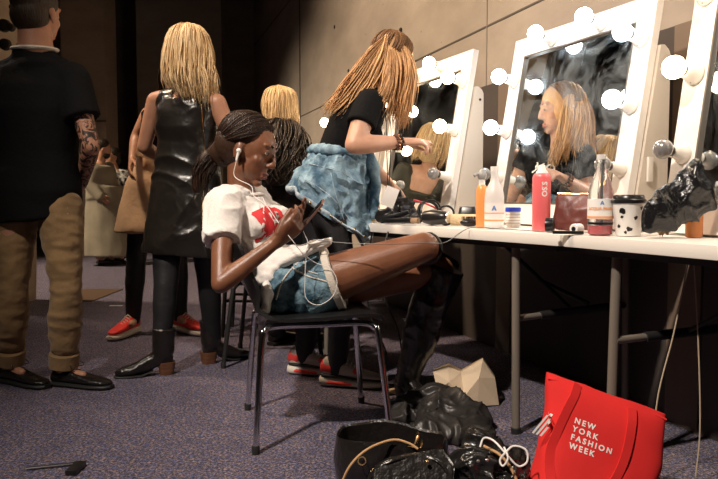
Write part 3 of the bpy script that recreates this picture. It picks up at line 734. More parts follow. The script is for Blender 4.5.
# neckline, sleeve hem
bm = BM(); c, d = spine(J, 0.955); a, b, _ = frame(d)
tube(bm, [c + a * 0.075 * math.cos(t) + b * 0.068 * math.sin(t) + V((0.012, 0, -0.002)) for t in [k * PI / 10 for k in range(20)]], 0.006, 8, closed=True); obj('neckband', bm, white_cotton, shirt)
shorts = legs_garment('denim_shorts', J, 0.22, 0.026, 0.22, 0.022, 0.006, denim_shorts, m_root, 0.005, 12, stop='thigh')
for S in 'RL':
    q = mix(J, 'hip' + S, 'kn' + S, 0.235); a, b, d = frame(V(J['kn' + S]) - V(J['hip' + S])); r = 0.086 * .92 * 1.2 + 0.024
    bm = BM(); loft(bm, [(q - d * 0.012, a * r, b * r), (q - d * 0.010, a * (r + .004), b * (r + .004)), (q + d * 0.014, a * (r + .005), b * (r + .005)), (q + d * 0.016, a * r, b * r)], 28)
    obj('frayed_hem', bm, fray, shorts)
# shorts seams and pocket
sr = bvh(shorts)
def surf_line(name, tr, p0s, look, r, m, parent, off=0.002, n=16):
    pts = []
    for p in catmull(p0s, n):
        h = tr.ray_cast(V(p) - V(look).normalized() * 0.5, V(look).normalized())[0]
        pts.append((h or V(p)) - V(look).normalized() * off)
    bm = BM(); tube(bm, pts, r, 6); return obj(name, bm, m, parent)
surf_line('side_seam', sr, [P(290, 268, 2.5), P(308, 276, 2.5), P(330, 282, 2.5)], (0, 1, 0), 0.0028, fray, shorts)
surf_line('pocket_seam', sr, [P(303, 262, 2.5), P(306, 270, 2.5), P(318, 274, 2.5)], (0, 1, 0), 0.002, fray, shorts)
surf_line('waistband_seam', sr, [P(312, 246, 2.5), P(298, 262, 2.5), P(283, 280, 2.5), P(276, 300, 2.5)], (0, 1, 0), 0.003, fray, shorts)
# red box print with white letters on the chest
look = V((-0.70, 0.45, -0.42)).normalized(); o0 = P(269, 222, 2.61)
ux = V((0.28, 0.96, 0.05)).normalized(); uy = (V((-0.62, 0.10, 0.76)) - ux * V((-0.62, 0.10, 0.76)).dot(ux)).normalized()
pts, fs = grid(0.18, 0.105, 16, 10)
decal('red_print', pts, fs, o0, ux, uy, look, shirt, 0.0022, red_cotton, shirt)
pts, fs = text2d('LEVI', 0.06, 1.0, align='CENTER', bold=0.002)
pts = [(u + 0.01, v - 0.020) for u, v in pts]
decal('white_letters', pts, fs, o0, ux, uy, look, shirt, 0.004, print_white, shirt)
# boots
bm = BM(); kn, an = V(J['knL']), V(J['anL']); dd = (an - kn).normalized(); a, b, _ = frame(dd)
top = kn + dd * 0.02
loft(bm, [(top - dd * .02 + V((.02, 0, .01)), a * 0.090, b * 0.086), (kn.lerp(an, .3), a * .084, b * .080), (kn.lerp(an, .62), a * .074, b * .070), (kn.lerp(an, .88), a * .056, b * .055), (an + dd * .01, a * .044, b * .046)], 24)
td = (V(J['toL']) - an); td.z = 0; td.normalize(); hl = V((an.x, an.y, 0)) - td * 0.05
shoe_sections(bm, hl, td, 0.25, [(0.0, 0.024, 0.06, 0.11), (0.08, 0.034, 0.055, 0.14), (0.3, 0.037, 0.04, 0.13), (0.5, 0.037, 0.015, 0.095), (0.75, 0.043, 0.006, 0.06), (0.92, 0.034, 0.006, 0.04), (1.0, 0.015, 0.008, 0.028)])
bt = fobj('tall_boot', bm, 0.0065, black_leather, m_root, 4, crease(0.010, 5, 2, .3))
bm = BM(); t = V((0, 0, 1)).cross(td); loft(bm, [(hl + td * 0.03 + V((0, 0, .001)), td * 0.022, t * 0.024), (hl + td * 0.034 + V((0, 0, .07)), td * 0.034, t * 0.033)], 16, 3); obj('heel', bm, rubber_dark, bt)
bm = BM(); kn, an = V(J['knR']), V(J['anR']); dd = (an - kn).normalized(); a, b, _ = frame(dd)
loft(bm, [(kn + dd * 0.045 + V((.012, 0, 0)), a * 0.062, b * 0.062), (kn.lerp(an, .3), a * .062, b * .062), (kn.lerp(an, .62), a * .056, b * .054), (an + dd * .01, a * .045, b * .046)], 24)
tv = (V(J['toR']) - an).normalized(); limb(bm, [(an, 0.045), (an + tv * 0.08 + dd * 0.03, 0.038), (V(J['toR']) + dd * 0.03, 0.028)])
bt2 = fobj('tall_boot', bm, 0.0065, black_leather, m_root, 3, folds(0.006, 10))
# hair: swept back into a low ponytail
hs = J['hs']; bm = BM()
def E(p, r): ell(bm, L(*p), tuple(k * hs for k in r), HM, 18, 12)
E((0, -0.026, 0.050), (0.083, 0.096, 0.083)); E((0, -0.055, 0.01), (0.083, 0.078, 0.086)); E((0, -0.09, -0.03), (0.055, 0.05, 0.055))
E((0.0, -0.118, -0.045), (0.034, 0.036, 0.036))
E((0, -0.145, -0.09), (0.032, 0.032, 0.055)); E((0, -0.150, -0.15), (0.027, 0.028, 0.055))
def scalp(d, c=(0, -0.026, 0.050), rr=(0.088, 0.101, 0.088)):
    d = V(d).normalized(); return L(c[0] + rr[0] * d.x, c[1] + rr[1] * d.y, c[2] + rr[2] * d.z)
sweep = []
for s_ in (-1, 1):
    rows_ = []
    for k in range(10):
        ph = math.radians(28 + 92 * k / 9); bul = 1.5 - 1.1 * k / 9; d0 = V((0.04 * s_, math.cos(ph), math.sin(ph))); d1 = V((0.12 * s_, -1, -0.72)).normalized()
        rows_.append([scalp(d0.lerp(d1, t) + V((s_, 0, -0.30 * (1 - k / 9))) * bul * math.sin(PI * min(1, t * 1.02)) ** 0.8) for t in (0, .15, .35, .6, .8, 1)])
    sweep.append(rows_)
tail = [[L(x * .5, -0.115, -0.04), L(x, -0.14 + y, -0.07), L(x * 1.2, -0.145 + y * .8, -0.13), L(x * .6, -0.12 + y * .5, -0.20)] for x, y in ((-.03, 0), (-.01, -.03), (.02, -.02), (.03, .01), (0, .03), (-.03, 0))]
hm = hairobj('hair', bm, 0.006, [(sweep[0], 170, 0.0045, dict(jit=0.003, endjit=0.8)), (sweep[1], 170, 0.0045, dict(jit=0.003, endjit=0.8)), (tail, 90, 0.004, dict(jit=0.006, wave=0.004))], hair_black, m_root)
bm = BM(); c = L(0, -0.117, -0.045); a, b, _ = frame(L(0, -0.15, -0.09) - c); tube(bm, [c + a * .033 * math.cos(t) + b * .033 * math.sin(t) for t in [k * PI / 8 for k in range(16)]], 0.006, 8, closed=True); obj('hair_tie', bm, brow_dark, hm)
bracelet = mat('gold_ring', (0.7, 0.5, 0.25), 0.25, metal=1)
# phone she holds
pc = P(311, 216, 2.505); pu = (P(322, 203, 2.49) - P(299, 230, 2.52)).normalized(); pn = V((-0.66, -0.16, 0.6)); pn = (pn - pu * pn.dot(pu)).normalized(); pw = pu.cross(pn)
t = thing('phone', pc, 'smartphone held in both hands by the seated woman in the white t-shirt', 'phone')
bm = BM(); box(bm, pc, (0.069, 0.142, 0.0085), rotm(pw, pu, pn), 0.0035); obj('case', bm, mat('rose_gold_case', (0.35, 0.2, 0.15), 0.35, metal=.6), t)
bm = BM(); box(bm, pc + pn * 0.0046, (0.063, 0.132, 0.001), rotm(pw, pu, pn)); obj('screen', bm, mat('dark_screen', (0.01, 0.01, 0.012), 0.08), t)
# earphones
t = thing('earphones', L(0.09, 0.0, -0.01), 'white wired earphones running from her ear down to her phone', 'earphones')
ear = L(0.085, 0.004, -0.012)
bm = BM(); ell(bm, ear, 0.0095); limb(bm, [(ear, 0.006), (L(0.088, 0.008, -0.045), 0.0035)], 10); obj('earbud', bm, cord_white, t)
wire = [L(0.088, 0.008, -0.045), L(0.088, 0.02, -0.10), P(251, 186, 2.55), P(254, 196, 2.52), P(266, 205, 2.47), P(278, 222, 2.44), P(292, 240, 2.40), P(306, 258, 2.44)]
w2 = [P(306, 258, 2.44), P(305, 278, 2.44), P(306, 298, 2.44), P(318, 305, 2.44), P(332, 297, 2.46), P(337, 282, 2.47), P(330, 268, 2.48), P(316, 263, 2.48), P(306, 255, 2.46), P(308, 243, 2.46), P(303, 231, 2.46)]
bm = BM(); tube(bm, wire, 0.0013, 6, smooth=40); tube(bm, w2, 0.0013, 6, smooth=60); obj('wire', bm, cord_white, t)
bm = BM(); w3 = [L(-0.085, 0.004, -0.03), L(-0.06, 0.06, -0.14), P(262, 197, 2.56), P(266, 205, 2.47)]; tube(bm, w3, 0.0013, 6, smooth=24); obj('wire', bm, cord_white, t)

# ------------------------------------------------------------------ her chair
chrome = mat('chrome_tube', (0.72, 0.72, 0.74), 0.16, metal=1.0); seat_black = mat('black_moulded_seat', (0.012, 0.012, 0.013), 0.32)
CU = V((0.978, 0.208, 0)); CVv = V((-0.208, 0.978, 0)); CC = V((-0.178, 2.59, 0))
def C3(u, v, z): return CC + CU * u + CVv * v + V((0, 0, z))
chair = thing('stacking_chair', CC, 'black moulded chair with chrome legs under the seated woman with the phone', 'chair', None)
bm = BM()
sec = [(0.235, 0.418, .19), (0.22, 0.437, .205), (0.15, 0.443, .215), (0.0, 0.436, .22), (-0.12, 0.434, .22), (-0.17, 0.443, .205), (-0.205, 0.475, .185), (-0.228, 0.54, .175), (-0.262, 0.62, .17), (-0.285, 0.68, .16), (-0.295, 0.70, .13)]
top_, bot_ = [], []
for u, z, hw in sec:
    row = []
    for k in range(9):
        q = -1 + k / 4; row.append((u + (0.03 * q * q if z > 0.5 else 0), q * hw, z + (0.012 * q * q if z < 0.46 else 0)))
    top_.append(row)
vt = [[bm.verts.new(C3(*p)) for p in r] for r in top_]
for i in range(len(vt) - 1):
    for k in range(8): bm.faces.new((vt[i][k], vt[i][k + 1], vt[i + 1][k + 1], vt[i + 1][k]))
bmesh.ops.recalc_face_normals(bm, faces=bm.faces); bmesh.ops.solidify(bm, geom=bm.faces[:], thickness=0.012)
obj('seat_shell', bm, seat_black, chair)
for s, nm in ((-1, 'near'), (1, 'far')):
    v0, v1 = s * 0.185, s * 0.25
    bm = BM(); tube(bm, [C3(-0.225, v1, 0.011), C3(-0.20, v0 * 1.12, 0.36), C3(-0.188, v0 * 1.06, 0.405), C3(-0.15, v0, 0.418), C3(0.0, v0, 0.418), C3(0.15, v0, 0.418), C3(0.195, v0 * 1.06, 0.402), C3(0.21, v0 * 1.12, 0.36), C3(0.245, v1, 0.011)], 0.0115, 12, smooth=60)
    lg = obj('side_leg_frame', bm, chrome, chair)
    for u in (-0.225, 0.245):
        bm = BM(); lathe(bm, C3(u, v1, 0.0), [(0, 0.013), (0.022, 0.0145), (0.03, 0.012)], n=14); obj('foot_cap', bm, rubber_dark, lg)
bm = BM(); tube(bm, [C3(-0.12, -0.185, 0.415), C3(-0.12, 0.185, 0.415)], 0.009, 10); obj('cross_tube', bm, chrome, chair); bm = BM(); tube(bm, [C3(0.12, -0.185, 0.415), C3(0.12, 0.185, 0.415)], 0.009, 10); obj('cross_tube', bm, chrome, chair)
ch2 = copy_tree(chair); ch2.location = (-0.43, 3.70, 0); ch2.rotation_euler = (0, 0, 1.35); 
for part_ in [x for x in bpy.data.objects if x.parent == ch2 and x.name.startswith(('side_leg', 'cross'))]:
    part_.material_slots[0].link = 'OBJECT'; part_.material_slots[0].material = black_metal
ch2['label'] = 'black moulded chair with black legs under the curly haired person in black'
# ------------------------------------------------------------------ standing makeup artist
r = thing('person', (-0.1, 3.25, 0), 'long haired woman in black tee leaning to the mirror, denim jacket round her waist', 'person')
J = dict(w=0.95, hs=1.02, aw=1.18, pelvis=P(326, 196, 3.27), waist=P(337, 156, 3.26), chest=P(355, 124, 3.25), neck=P(377, 92, 3.24),
         head=P(391, 64, 3.25), F=(0.62, 0.62, -0.42), U=(0.4, 0.2, 0.85), front=(0.8, 0.1, -0.5),
         shR=P(369, 103, 3.11), shL=P(373, 102, 3.38), elR=P(354, 145, 3.02), wrR=P(402, 142, 3.09), elL=P(364, 162, 3.46), wrL=P(389, 183, 3.40),
         hipR=P(329, 203, 3.18), hipL=P(325, 203, 3.36), knR=P(343, 285, 3.13), knL=P(312, 279, 3.36), anR=P(337, 368, 3.15), anL=P(304, 357, 3.36),
         toR=P(368, 383, 3.12), toL=P(333, 370, 3.33),
         handR=dict(d=(0.9, 0.1, 0.03), n=(0.1, 0.25, -0.9), side=1, curl=(0.2, 0.5, 0.7, 0.75), thumb=(0.8, 0.2, -0.5)),
         handL=dict(d=(0.55, -0.1, -0.55), n=(-0.5, -0.2, -0.6), side=-1, curl=(0.3, 0.4, 0.5, 0.6)))
bod, L, HM = body(J, 0.0065, skin_light, r)
face_parts(L, HM, J['hs'], r, skin_light, brow_fair, lip_pink)
tee = top_garment('t_shirt', J, 0.2, 0.94, 0.016, 0.55, 0.020, 0.008, black_cotton, r, 0.005)
legs_garment('leggings', J, 0.15, 0.006, 1.0, 0.006, 0.008, black_legging, r, 0.003)
for S in 'RL':
    d = V(J['to' + S]) - V(J['an' + S]); d.z = 0; d.normalize(); an = V(J['an' + S]); boot_or_shoe(r, V((an.x, an.y, 0)) - d * 0.07, d, 'sneaker', 1.06)
pts, fs = text2d('MO', 0.07, 1.1, align='CENTER', bold=0.001)
fr = V((0.80, 0.1, -0.45)).normalized(); lat = V((0, -1, 0)); ch_, dd_ = spine(J, 0.7)
decal('white_print', pts, fs, ch_ + fr * 0.1, (0, -1, 0), dd_, -fr, tee, 0.003, print_white, tee)
# lanyard and badge
bm = BM(); nk = V(J['neck'])
tube(bm, [P(383, 92, 3.18), P(386, 120, 3.10), P(387, 160, 3.10), P(388, 188, 3.10)], 0.0022, 6, smooth=20); tube(bm, [P(386, 95, 3.24), P(391, 130, 3.14), P(389, 188, 3.10)], 0.0022, 6, smooth=20)
o = obj('lanyard', bm, cord_black); tag(o, 'thin black lanyard hanging from the neck of the bending makeup artist', 'lanyard')
c = P(390, 197, 3.10); R = Matrix.Rotation(0.35, 3, V((0, 1, 0))) @ Matrix.Rotation(0.3, 3, V((0, 0, 1)))
bm = BM(); box(bm, c, (0.062, 0.003, 0.088), R, 0.001); o = obj('badge_card', bm, print_white, None); tag(o, 'blank white badge card hanging at the end of the makeup artist\'s lanyard', 'badge')
# bracelets
for i, q in enumerate((0.86, 0.91, 0.96)):
    p = mix(J, 'elR', 'wrR', q); a, b, d = frame(V(J['wrR']) - V(J['elR']))
    bm = BM()
    for k in range(14):
        t = 2 * PI * k / 14; ell(bm, p + a * .031 * math.cos(t) + b * .031 * math.sin(t) + d * 0.003 * math.sin(k * 2.1), 0.0062, u=8, v=6)
    o = obj('bead_bracelet', bm, [mat('brown_beads', (.12, .05, .03), .3), mat('copper_beads', (.5, .25, .15), .25, metal=.7), brow_dark][i])
    tag(o, ['brown beaded bracelet', 'copper beaded bracelet', 'black beaded bracelet'][i] + ' on the right wrist of the makeup artist', 'bracelet', 'bracelets on the wrist')
# denim jacket tied round her waist
jk = thing('denim_jacket', P(328, 175, 3.26), 'light blue denim jacket knotted round the waist of the makeup artist', 'jacket')
bm = BM(); cx = P(326, 190, 3.26)
lat = (V(J['hipR']) - V(J['hipL'])).normalized(); fwd = V((0.99, 0.1, 0))
def jz(ph):   # bottom edge height by direction: 0 = towards camera, + = towards her front
    a = math.degrees(ph)
    a = (a + 180) % 360 - 180
    z0 = 0.90 - 0.0 * abs(a)
    import bisect
    T = [(-180, .86), (-90, .88), (-60, .88), (-30, .82), (0, .76), (30, .70), (55, .645), (72, .66), (90, .74), (120, .82), (180, .86)]
    for (x0, y0), (x1, y1) in zip(T, T[1:]):
        if x0 <= a <= x1: return y0 + (y1 - y0) * (a - x0) / (x1 - x0)
    return .86
rows = []; NPH = 120
for j in range(31):
    f = j / 30; row = []
    for k in range(NPH):
        ph = 2 * PI * k / NPH; top = 1.075 + 0.02 * math.sin(ph) * -1
        z = top + (jz(ph) - top) * f
        hgt = (z - 0.8) / 0.3
        tcx = P(337, 156, 3.26).lerp(cx, min(1, (1.08 - z) / 0.17))
        rf = 0.120 + 0.052 * min(1, max(0, (1.07 - z) / 0.15)); rl = 0.145 + 0.045 * min(1, max(0, (1.07 - z) / 0.15))
        w_ = 0.010 * math.sin(ph * 9 + 2.2 * f) * (0.3 + f) + 0.014 * noise.noise(V((ph * 2.0, f * 4, 1.0))) + 0.010 * noise.noise(V((ph * 5.0, f * 7, 3.0)))
        dirv = lat * math.cos(ph) * (rl + w_) + fwd * math.sin(ph) * (rf + w_ + (0.02 * f if abs(ph - 0.9) < .7 else 0))
        row.append(V((tcx.x, tcx.y, z)) + dirv)
    rows.append(row)
rings(bm, rows, False); bmesh.ops.recalc_face_normals(bm, faces=bm.faces); bm.normal_update(); cj = crease(.022, 6.5, 1.5, .5); dsp = [(v, v.normal * cj(V((v.co.x * 1.5, v.co.y * 1.5, v.co.z)))) for v in bm.verts if v.co.z < 1.04]
for v, q_ in dsp: v.co += q_
bmesh.ops.solidify(bm, geom=bm.faces[:], thickness=0.008)
jb = obj('jacket_body', bm, denim_jacket, jk)
bm = BM(); tube(bm, [rows[-1][k % NPH] + (rows[-1][k % NPH] - V((cx.x, cx.y, rows[-1][k % NPH].z))).normalized() * 0.004 + V((0, 0, 0.014)) for k in range(NPH)], 0.016, 8, flat=0.45, closed=True); obj('hem_band', bm, denim('denim_hem', (0.55, 0.62, 0.66), (0.25, 0.34, 0.42), 30), jk)
for k in range(-10, 20, 5):
    bm = BM(); p = rows[-1][k % NPH]; ell(bm, p + (p - V((cx.x, cx.y, p.z))).normalized() * 0.014 + V((0, 0, .016)), 0.007, u=10, v=6)
    obj('button', bm, gold, jk)
bm = BM(); tube(bm, [rows[0][k % NPH] + V((0, 0, -0.012)) for k in range(NPH)], lambda t: 0.024, 10, flat=0.7, closed=True)
me = fuse(bm, 0.006, 2, folds(0.007, 20)); o = link('tied_sleeves', me, denim_jacket, jk); me.transform(Matrix.Translation(-world_loc(jk)))
bm = BM(); kp = rows[1][int(NPH * 0.25)] + V((0.02, 0, 0)); limb(bm, [(kp, 0.035), (kp + V((.03, -.01, -.05)), .028), (kp + V((.035, -.02, -.16)), .026), (kp + V((.02, -.03, -.27)), .022)]); limb(bm, [(kp, 0.03), (kp + V((.02, .04, -.06)), .026), (kp + V((.02, .06, -.2)), .024)])
fobj('sleeve_knot', bm, 0.008, denim_jacket, jk, 3, folds(0.008, 14))
# pocket flaps and seams on the side facing the room
tr = bvh(jb)
for i, (pl) in enumerate(([(301, 178), (316, 186), (334, 200), (350, 222)], [(306, 162), (322, 166), (342, 172), (358, 182)], [(330, 172), (334, 190), (340, 210), (346, 228)])):
    surf_line('stitched_seam', tr, [P(a, b, 3.0) for a, b in pl], (0, 1, 0), 0.0018, denim('denim_seam', (0.50, 0.58, 0.64), (0.22, 0.33, 0.42), 40), jb)
# hair
bm = BM(); hs = J['hs']
def E(p, rr): ell(bm, L(*p), tuple(k * hs for k in rr), HM, 18, 12)
E((0, -0.02, 0.05), (0.086, 0.104, 0.088)); E((0, -0.05, 0.0), (0.085, 0.075, 0.085)); E((-0.055, 0.02, 0.0), (0.03, 0.05, 0.08)); E((0.055, 0.0, 0.0), (0.03, 0.05, 0.08))
limb(bm, [(P(380, 58, 3.24), .07), (P(362, 82, 3.26), .06), (P(345, 102, 3.27), .045)]); 
crown = P(386, 38, 3.20)
gl = []
for dy in (0.10, 0.0, -0.10):
    c0 = crown + V((0, -dy * .4, 0)); Y0 = 3.23 - dy
    def Q(px, py, yy=0): return P(px, py, Y0 + yy)
    gl.append([[c0, Q(368, 52), Q(350, 76), Q(334, 98), Q(321, 113)], [c0, Q(372, 56), Q(356, 82), Q(343, 103), Q(331, 117)], [c0, Q(377, 60), Q(364, 84), Q(353, 103), Q(343, 118)],
               [c0, Q(382, 60), Q(374, 80), Q(364, 98), Q(354, 114)]])
rgt = [[crown, P(388, 58, 3.13), P(386, 75, 3.10), P(381, 92, 3.10), P(374, 104, 3.08)], [crown, P(394, 58, 3.13), P(394, 80, 3.12), P(392, 102, 3.14), P(387, 124, 3.16)], [crown, P(400, 52, 3.18), P(403, 78, 3.16), P(400, 106, 3.18), P(396, 134, 3.2)],
       [crown, P(404, 48, 3.17), P(410, 72, 3.14), P(408, 102, 3.14), P(404, 132, 3.16)], [crown, P(404, 46, 3.20), P(413, 68, 3.17), P(412, 98, 3.16), P(407, 124, 3.17)]]
def scalp2(d): d = V(d).normalized(); return L(.088 * d.x, -.02 + .106 * d.y, .05 + .091 * d.z)
topg = [[scalp2((.05, y0, 1)), scalp2((.6, y0 * .9 - .1, .8)), scalp2((1, y0 * .7 - .2, .2)), scalp2((1, y0 * .5 - .35, -.5))] for y0 in (.75, .45, .15, -.15, -.45, -.8)]
topf = [[scalp2((-.05, y0, 1)), scalp2((-.6, y0 * .9 - .2, .8)), scalp2((-1, y0 * .7 - .35, .2)), scalp2((-.9, y0 * .4 - .6, -.6))] for y0 in (.6, .3, 0, -.3, -.7)]
backg = [[scalp2((x * .3, -.1, 1)), scalp2((x * .7, -.7, .7)), scalp2((x, -1, .1)), scalp2((x, -1, -.6))] for x in (-.8, -.4, 0, .4, .8)]
hairobj('hair', bm, 0.007, [(g, 90, 0.0058, dict(jit=0.008, wave=0.010)) for g in gl] + [(rgt, 210, 0.0052, dict(jit=0.007, wave=0.009))], hair_honey, r)
hairobj('hair_roots', None, 0, [(topg, 130, .0048, dict(jit=.003, npt=9, endjit=1.0)), (topf, 90, .0048, dict(jit=.003, npt=9, endjit=1.0)), (backg, 110, .0048, dict(jit=.003, npt=9, endjit=1.0))], hair_root, r)

# ------------------------------------------------------------------ man seen from behind
r = thing('person', (-1.45, 3.15, 0), 'man seen from behind in black t-shirt and rolled khaki trousers with a tattooed arm', 'person')
J = dict(w=1.06, hs=1.16, nk=1.32, pelvis=P(38, 196, 3.17), waist=P(37, 155, 3.17), chest=P(36, 112, 3.17), neck=P(36, 56, 3.17),
         head=P(37, 15, 3.19), F=(0.18, 0.98, 0.0), U=(0, 0, 1), front=(0, 1, 0),
         shR=P(73, 80, 3.13), shL=P(-2, 80, 3.20), elR=P(91, 146, 3.08), wrR=P(82, 184, 3.28), elL=P(-18, 142, 3.15), wrL=P(-6, 185, 3.35),
         hipR=P(60, 206, 3.15), hipL=P(16, 206, 3.19), knR=P(66, 292, 3.10), knL=P(12, 292, 3.12), anR=P(64, 370, 3.15), anL=P(10, 366, 3.20),
         toR=P(112, 383, 3.06), toL=P(40, 383, 3.05))
defhands(J)
bod, L, HM = body(J, 0.008, skinmat('man_skin', (0.50, 0.25, 0.16), (0.42, 0.2, 0.12)), r, bust=False, prof=PROF_M)
face_parts(L, HM, 1.1, r, skin_light, brow_dark, lip_pink)
def mext(bm):
    ell(bm, P(39, 66, 3.13), (.11, .085, .05)); ell(bm, P(36, 72, 3.14), (.14, .09, .06))
    loft(bm, [(P(36, 84, 3.17), V((.12, 0, 0)), V((0, .10, 0))), (P(36, 66, 3.17), V((.104, 0, 0)), V((0, .096, 0))), (P(35, 52, 3.175), V((.094, 0, 0)), V((0, .090, .006)))], 28)
    loft(bm, [(P(38, 170, 3.17), V((.185, 0, 0)), V((0, .135, 0))), (P(39, 205, 3.17), V((.192, 0, .0)), V((0, .14, 0))), (P(40, 220, 3.17), V((.190, 0, .02)), V((0, .14, 0)))], 28, 2.3)
    for S in 'RL': limb(bm, [(V(J['neck']) - V((0, 0, .01)), .066), (mix(J, 'neck', 'sh' + S, .5) - V((0, 0, .008)), .066), (J['sh' + S], .066)])
top_garment('t_shirt', J, -0.08, 0.93, 0.024, 0.58, 0.024, 0.009, black_cotton, r, 0.008, prof=PROF_M, bust=False, freq=5, extra=mext)
legs_garment('trousers', J, 0.0, 0.004, 0.84, 0.016, 0.008, khaki, r, 0.008, 8, PROF_M, stretch=(1, 1, 2.2))
for S in 'RL':
    q = mix(J, 'kn' + S, 'an' + S, 0.86); a, b, d = frame(V(J['an' + S]) - V(J['kn' + S]))
    bm = BM(); loft(bm, [(q - d * .035, a * .060, b * .062), (q - d * .03, a * .066, b * .068), (q + d * .03, a * .065, b * .067), (q + d * .034, a * .060, b * .062)], 28)
    for v in bm.verts: v.co += d * 0.006 * noise.noise(v.co * 12)
    obj('rolled_cuff', bm, khaki, r)
for S, dd in (('R', (0.97, -0.25, 0)), ('L', (0.9, -0.45, 0))):
    d = V(dd).normalized(); an = V(J['an' + S]); boot_or_shoe(r, V((an.x, an.y, 0)) - d * 0.06, d, 'oxford', 1.12)
bm = BM(); c = P(35, 49.5, 3.175)
tube(bm, [c + V((0.088 * math.cos(t), .084 * math.sin(t), 0.006 * math.sin(t))) for t in [k * PI / 12 for k in range(24)]], 0.015, 8, flat=.6, closed=True); obj('inner_collar', bm, fray, r)
bm = BM(); tube(bm, [c + V((.076 * math.cos(t), .072 * math.sin(t), 0.020 + .01 * math.sin(t))) for t in [k * PI / 12 for k in range(24)]], 0.003, 6, closed=True); o = obj('cord_necklace', bm, cord_black); tag(o, 'thin black cord around the neck of the man in black', 'necklace')
# tattooed right arm: second material on the arm's faces of the same body
tat = skinmat('tattooed_skin', (0.42, 0.21, 0.13), (0.36, 0.17, 0.10)); nt = tat.node_tree; b_ = nt.nodes['Principled BSDF']
tc = nt.nodes.new('ShaderNodeTexCoord'); vz = nt.nodes.new('ShaderNodeTexNoise'); vz.inputs['Scale'].default_value = 26; vz.inputs['Detail'].default_value = 3; vz.inputs['Distortion'].default_value = 2.5
cr = nt.nodes.new('ShaderNodeValToRGB'); cr.color_ramp.elements[0].position = 0.47; cr.color_ramp.elements[1].position = 0.53
cr.color_ramp.elements[0].color = (0.04, 0.025, 0.022, 1); cr.color_ramp.elements[1].color = (0.42, 0.21, 0.13, 1)
nt.links.new(tc.outputs['Object'], vz.inputs['Vector']); nt.links.new(vz.outputs['Fac'], cr.inputs['Fac']); nt.links.new(cr.outputs['Color'], b_.inputs['Base Color'])
bod.data.materials.append(tat); off = world_loc(bod); sh_, el_, wr_ = V(J['shR']), V(J['elR']), V(J['wrR'])
def segd(p, a, b):
    t = max(0, min(1, (p - a).dot(b - a) / (b - a).length_squared)); return (p - a.lerp(b, t)).length, t
for pl in bod.data.polygons:
    c = pl.center + off; d1, t1 = segd(c, sh_, el_); d2, t2 = segd(c, el_, wr_)
    if (d1 < .07 and t1 > .5) or (d2 < .06 and t2 < .97): pl.material_index = 1
# short hair
bm = BM()
def E(p, rr): ell(bm, L(*p), tuple(k * 1.17 for k in rr), HM, 18, 12)
E((0, -0.016, 0.052), (0.080, 0.102, 0.086)); E((0, -0.045, -0.01), (0.073, 0.066, 0.07))
g = []
for k in range(13):
    t = 2 * PI * k / 12; g.append([L(.02 * math.cos(t), .02 * math.sin(t), .138), L(.07 * math.cos(t), -.01 + .08 * math.sin(t), .115), L(.088 * math.cos(t), -.02 + .10 * math.sin(t), .06)])
hairobj('hair', bm, 0.007, [(g, 260, 0.0035, dict(jit=0.007, npt=6, wave=.004))], hair_brown, r)

# ------------------------------------------------------------------ blond woman in the leather dress
r = thing('person', (-0.87, 3.45, 0), 'blond woman seen from behind in sleeveless black leather dress and heeled ankle boots', 'person')
J = dict(w=0.95, hs=1.0, heels=1, pelvis=P(186, 200, 3.47), waist=P(187, 165, 3.47), chest=P(188, 128, 3.46), neck=P(188, 90, 3.45),
         head=P(188, 54, 3.45), F=(-0.25, 0.95, 0.0), U=(0, 0, 1), front=(-0.2, 1, 0),
         shR=P(217, 103, 3.40), shL=P(156, 101, 3.49), elR=P(236, 150, 3.40), wrR=P(205, 165, 3.66), elL=P(144, 147, 3.50), wrL=P(165, 160, 3.68),
         hipR=P(203, 208, 3.46), hipL=P(168, 208, 3.49), knR=P(209, 282, 3.52), knL=P(166, 285, 3.40), anR=P(213, 340, 3.60), anL=P(161, 350, 3.36),
         toR=P(232, 356, 3.66), toL=P(134, 370, 3.29))
defhands(J)
bod, L, HM = body(J, 0.0075, skin_warm, r); face_parts(L, HM, 1.0, r, skin_light, brow_fair, lip_pink)
bm = BM(); torso(bm, J, 0.04, 0.93, 0.020, e=2.2)
lat = (V(J['shR']) - V(J['shL'])).normalized(); f = V((0, 0, 1)).cross(lat)
for z, hw, hd, dx in ((0.90, 0.17, 0.135, 0), (0.80, 0.19, 0.155, -.005), (0.70, 0.205, 0.165, -.01), (0.60, 0.215, 0.17, -.02)):
    pass
loft(bm, [(V((P(188, 190, 3.47).x + dx, 3.47, z)), lat * hw, f * hd) for z, hw, hd, dx in ((1.12, .145, .12, .0), (1.0, 0.16, 0.125, 0), (0.90, 0.182, 0.14, -.005), (0.78, 0.195, 0.15, -.012), (0.66, 0.207, 0.158, -.018), (0.58, 0.212, 0.16, -.022))], 32, 2.3)
for S in 'RL': limb(bm, [(mix(J, 'neck', 'sh' + S, .4) - V((0, 0, .02)), .056), (mix(J, 'neck', 'sh' + S, .72) - V((0, 0, .02)), .054)])
dress = fobj('leather_dress', bm, 0.0075, mat('glossy_black_leather', (0.014, 0.012, 0.010), 0.30, bump=0.3, bscale=22, coat=0.3, spec=0.6), r, 4, crease(0.009, 4.5, 3, .3))
surf_line('back_zip', bvh(dress), [P(194, 100, 3.2), P(196, 140, 3.2), P(197, 180, 3.2), P(196, 222, 3.2)], (0, 1, 0), 0.0030, gold, dress, n=30)
legs_garment('tights', J, 0.1, 0.004, 1.0, 0.004, 0.008, black_legging, r, 0.002)
for S, dd in (('R', (0.75, 0.5, 0)), ('L', (-0.93, -0.35, 0))):
    d = V(dd).normalized(); an = V(J['an' + S]); boot_or_shoe(r, V((an.x, an.y, 0)) - d * 0.055, d, 'ankleboot', 1.08)
bm = BM()
def E(p, rr): ell(bm, L(*p), rr, HM, 18, 12)
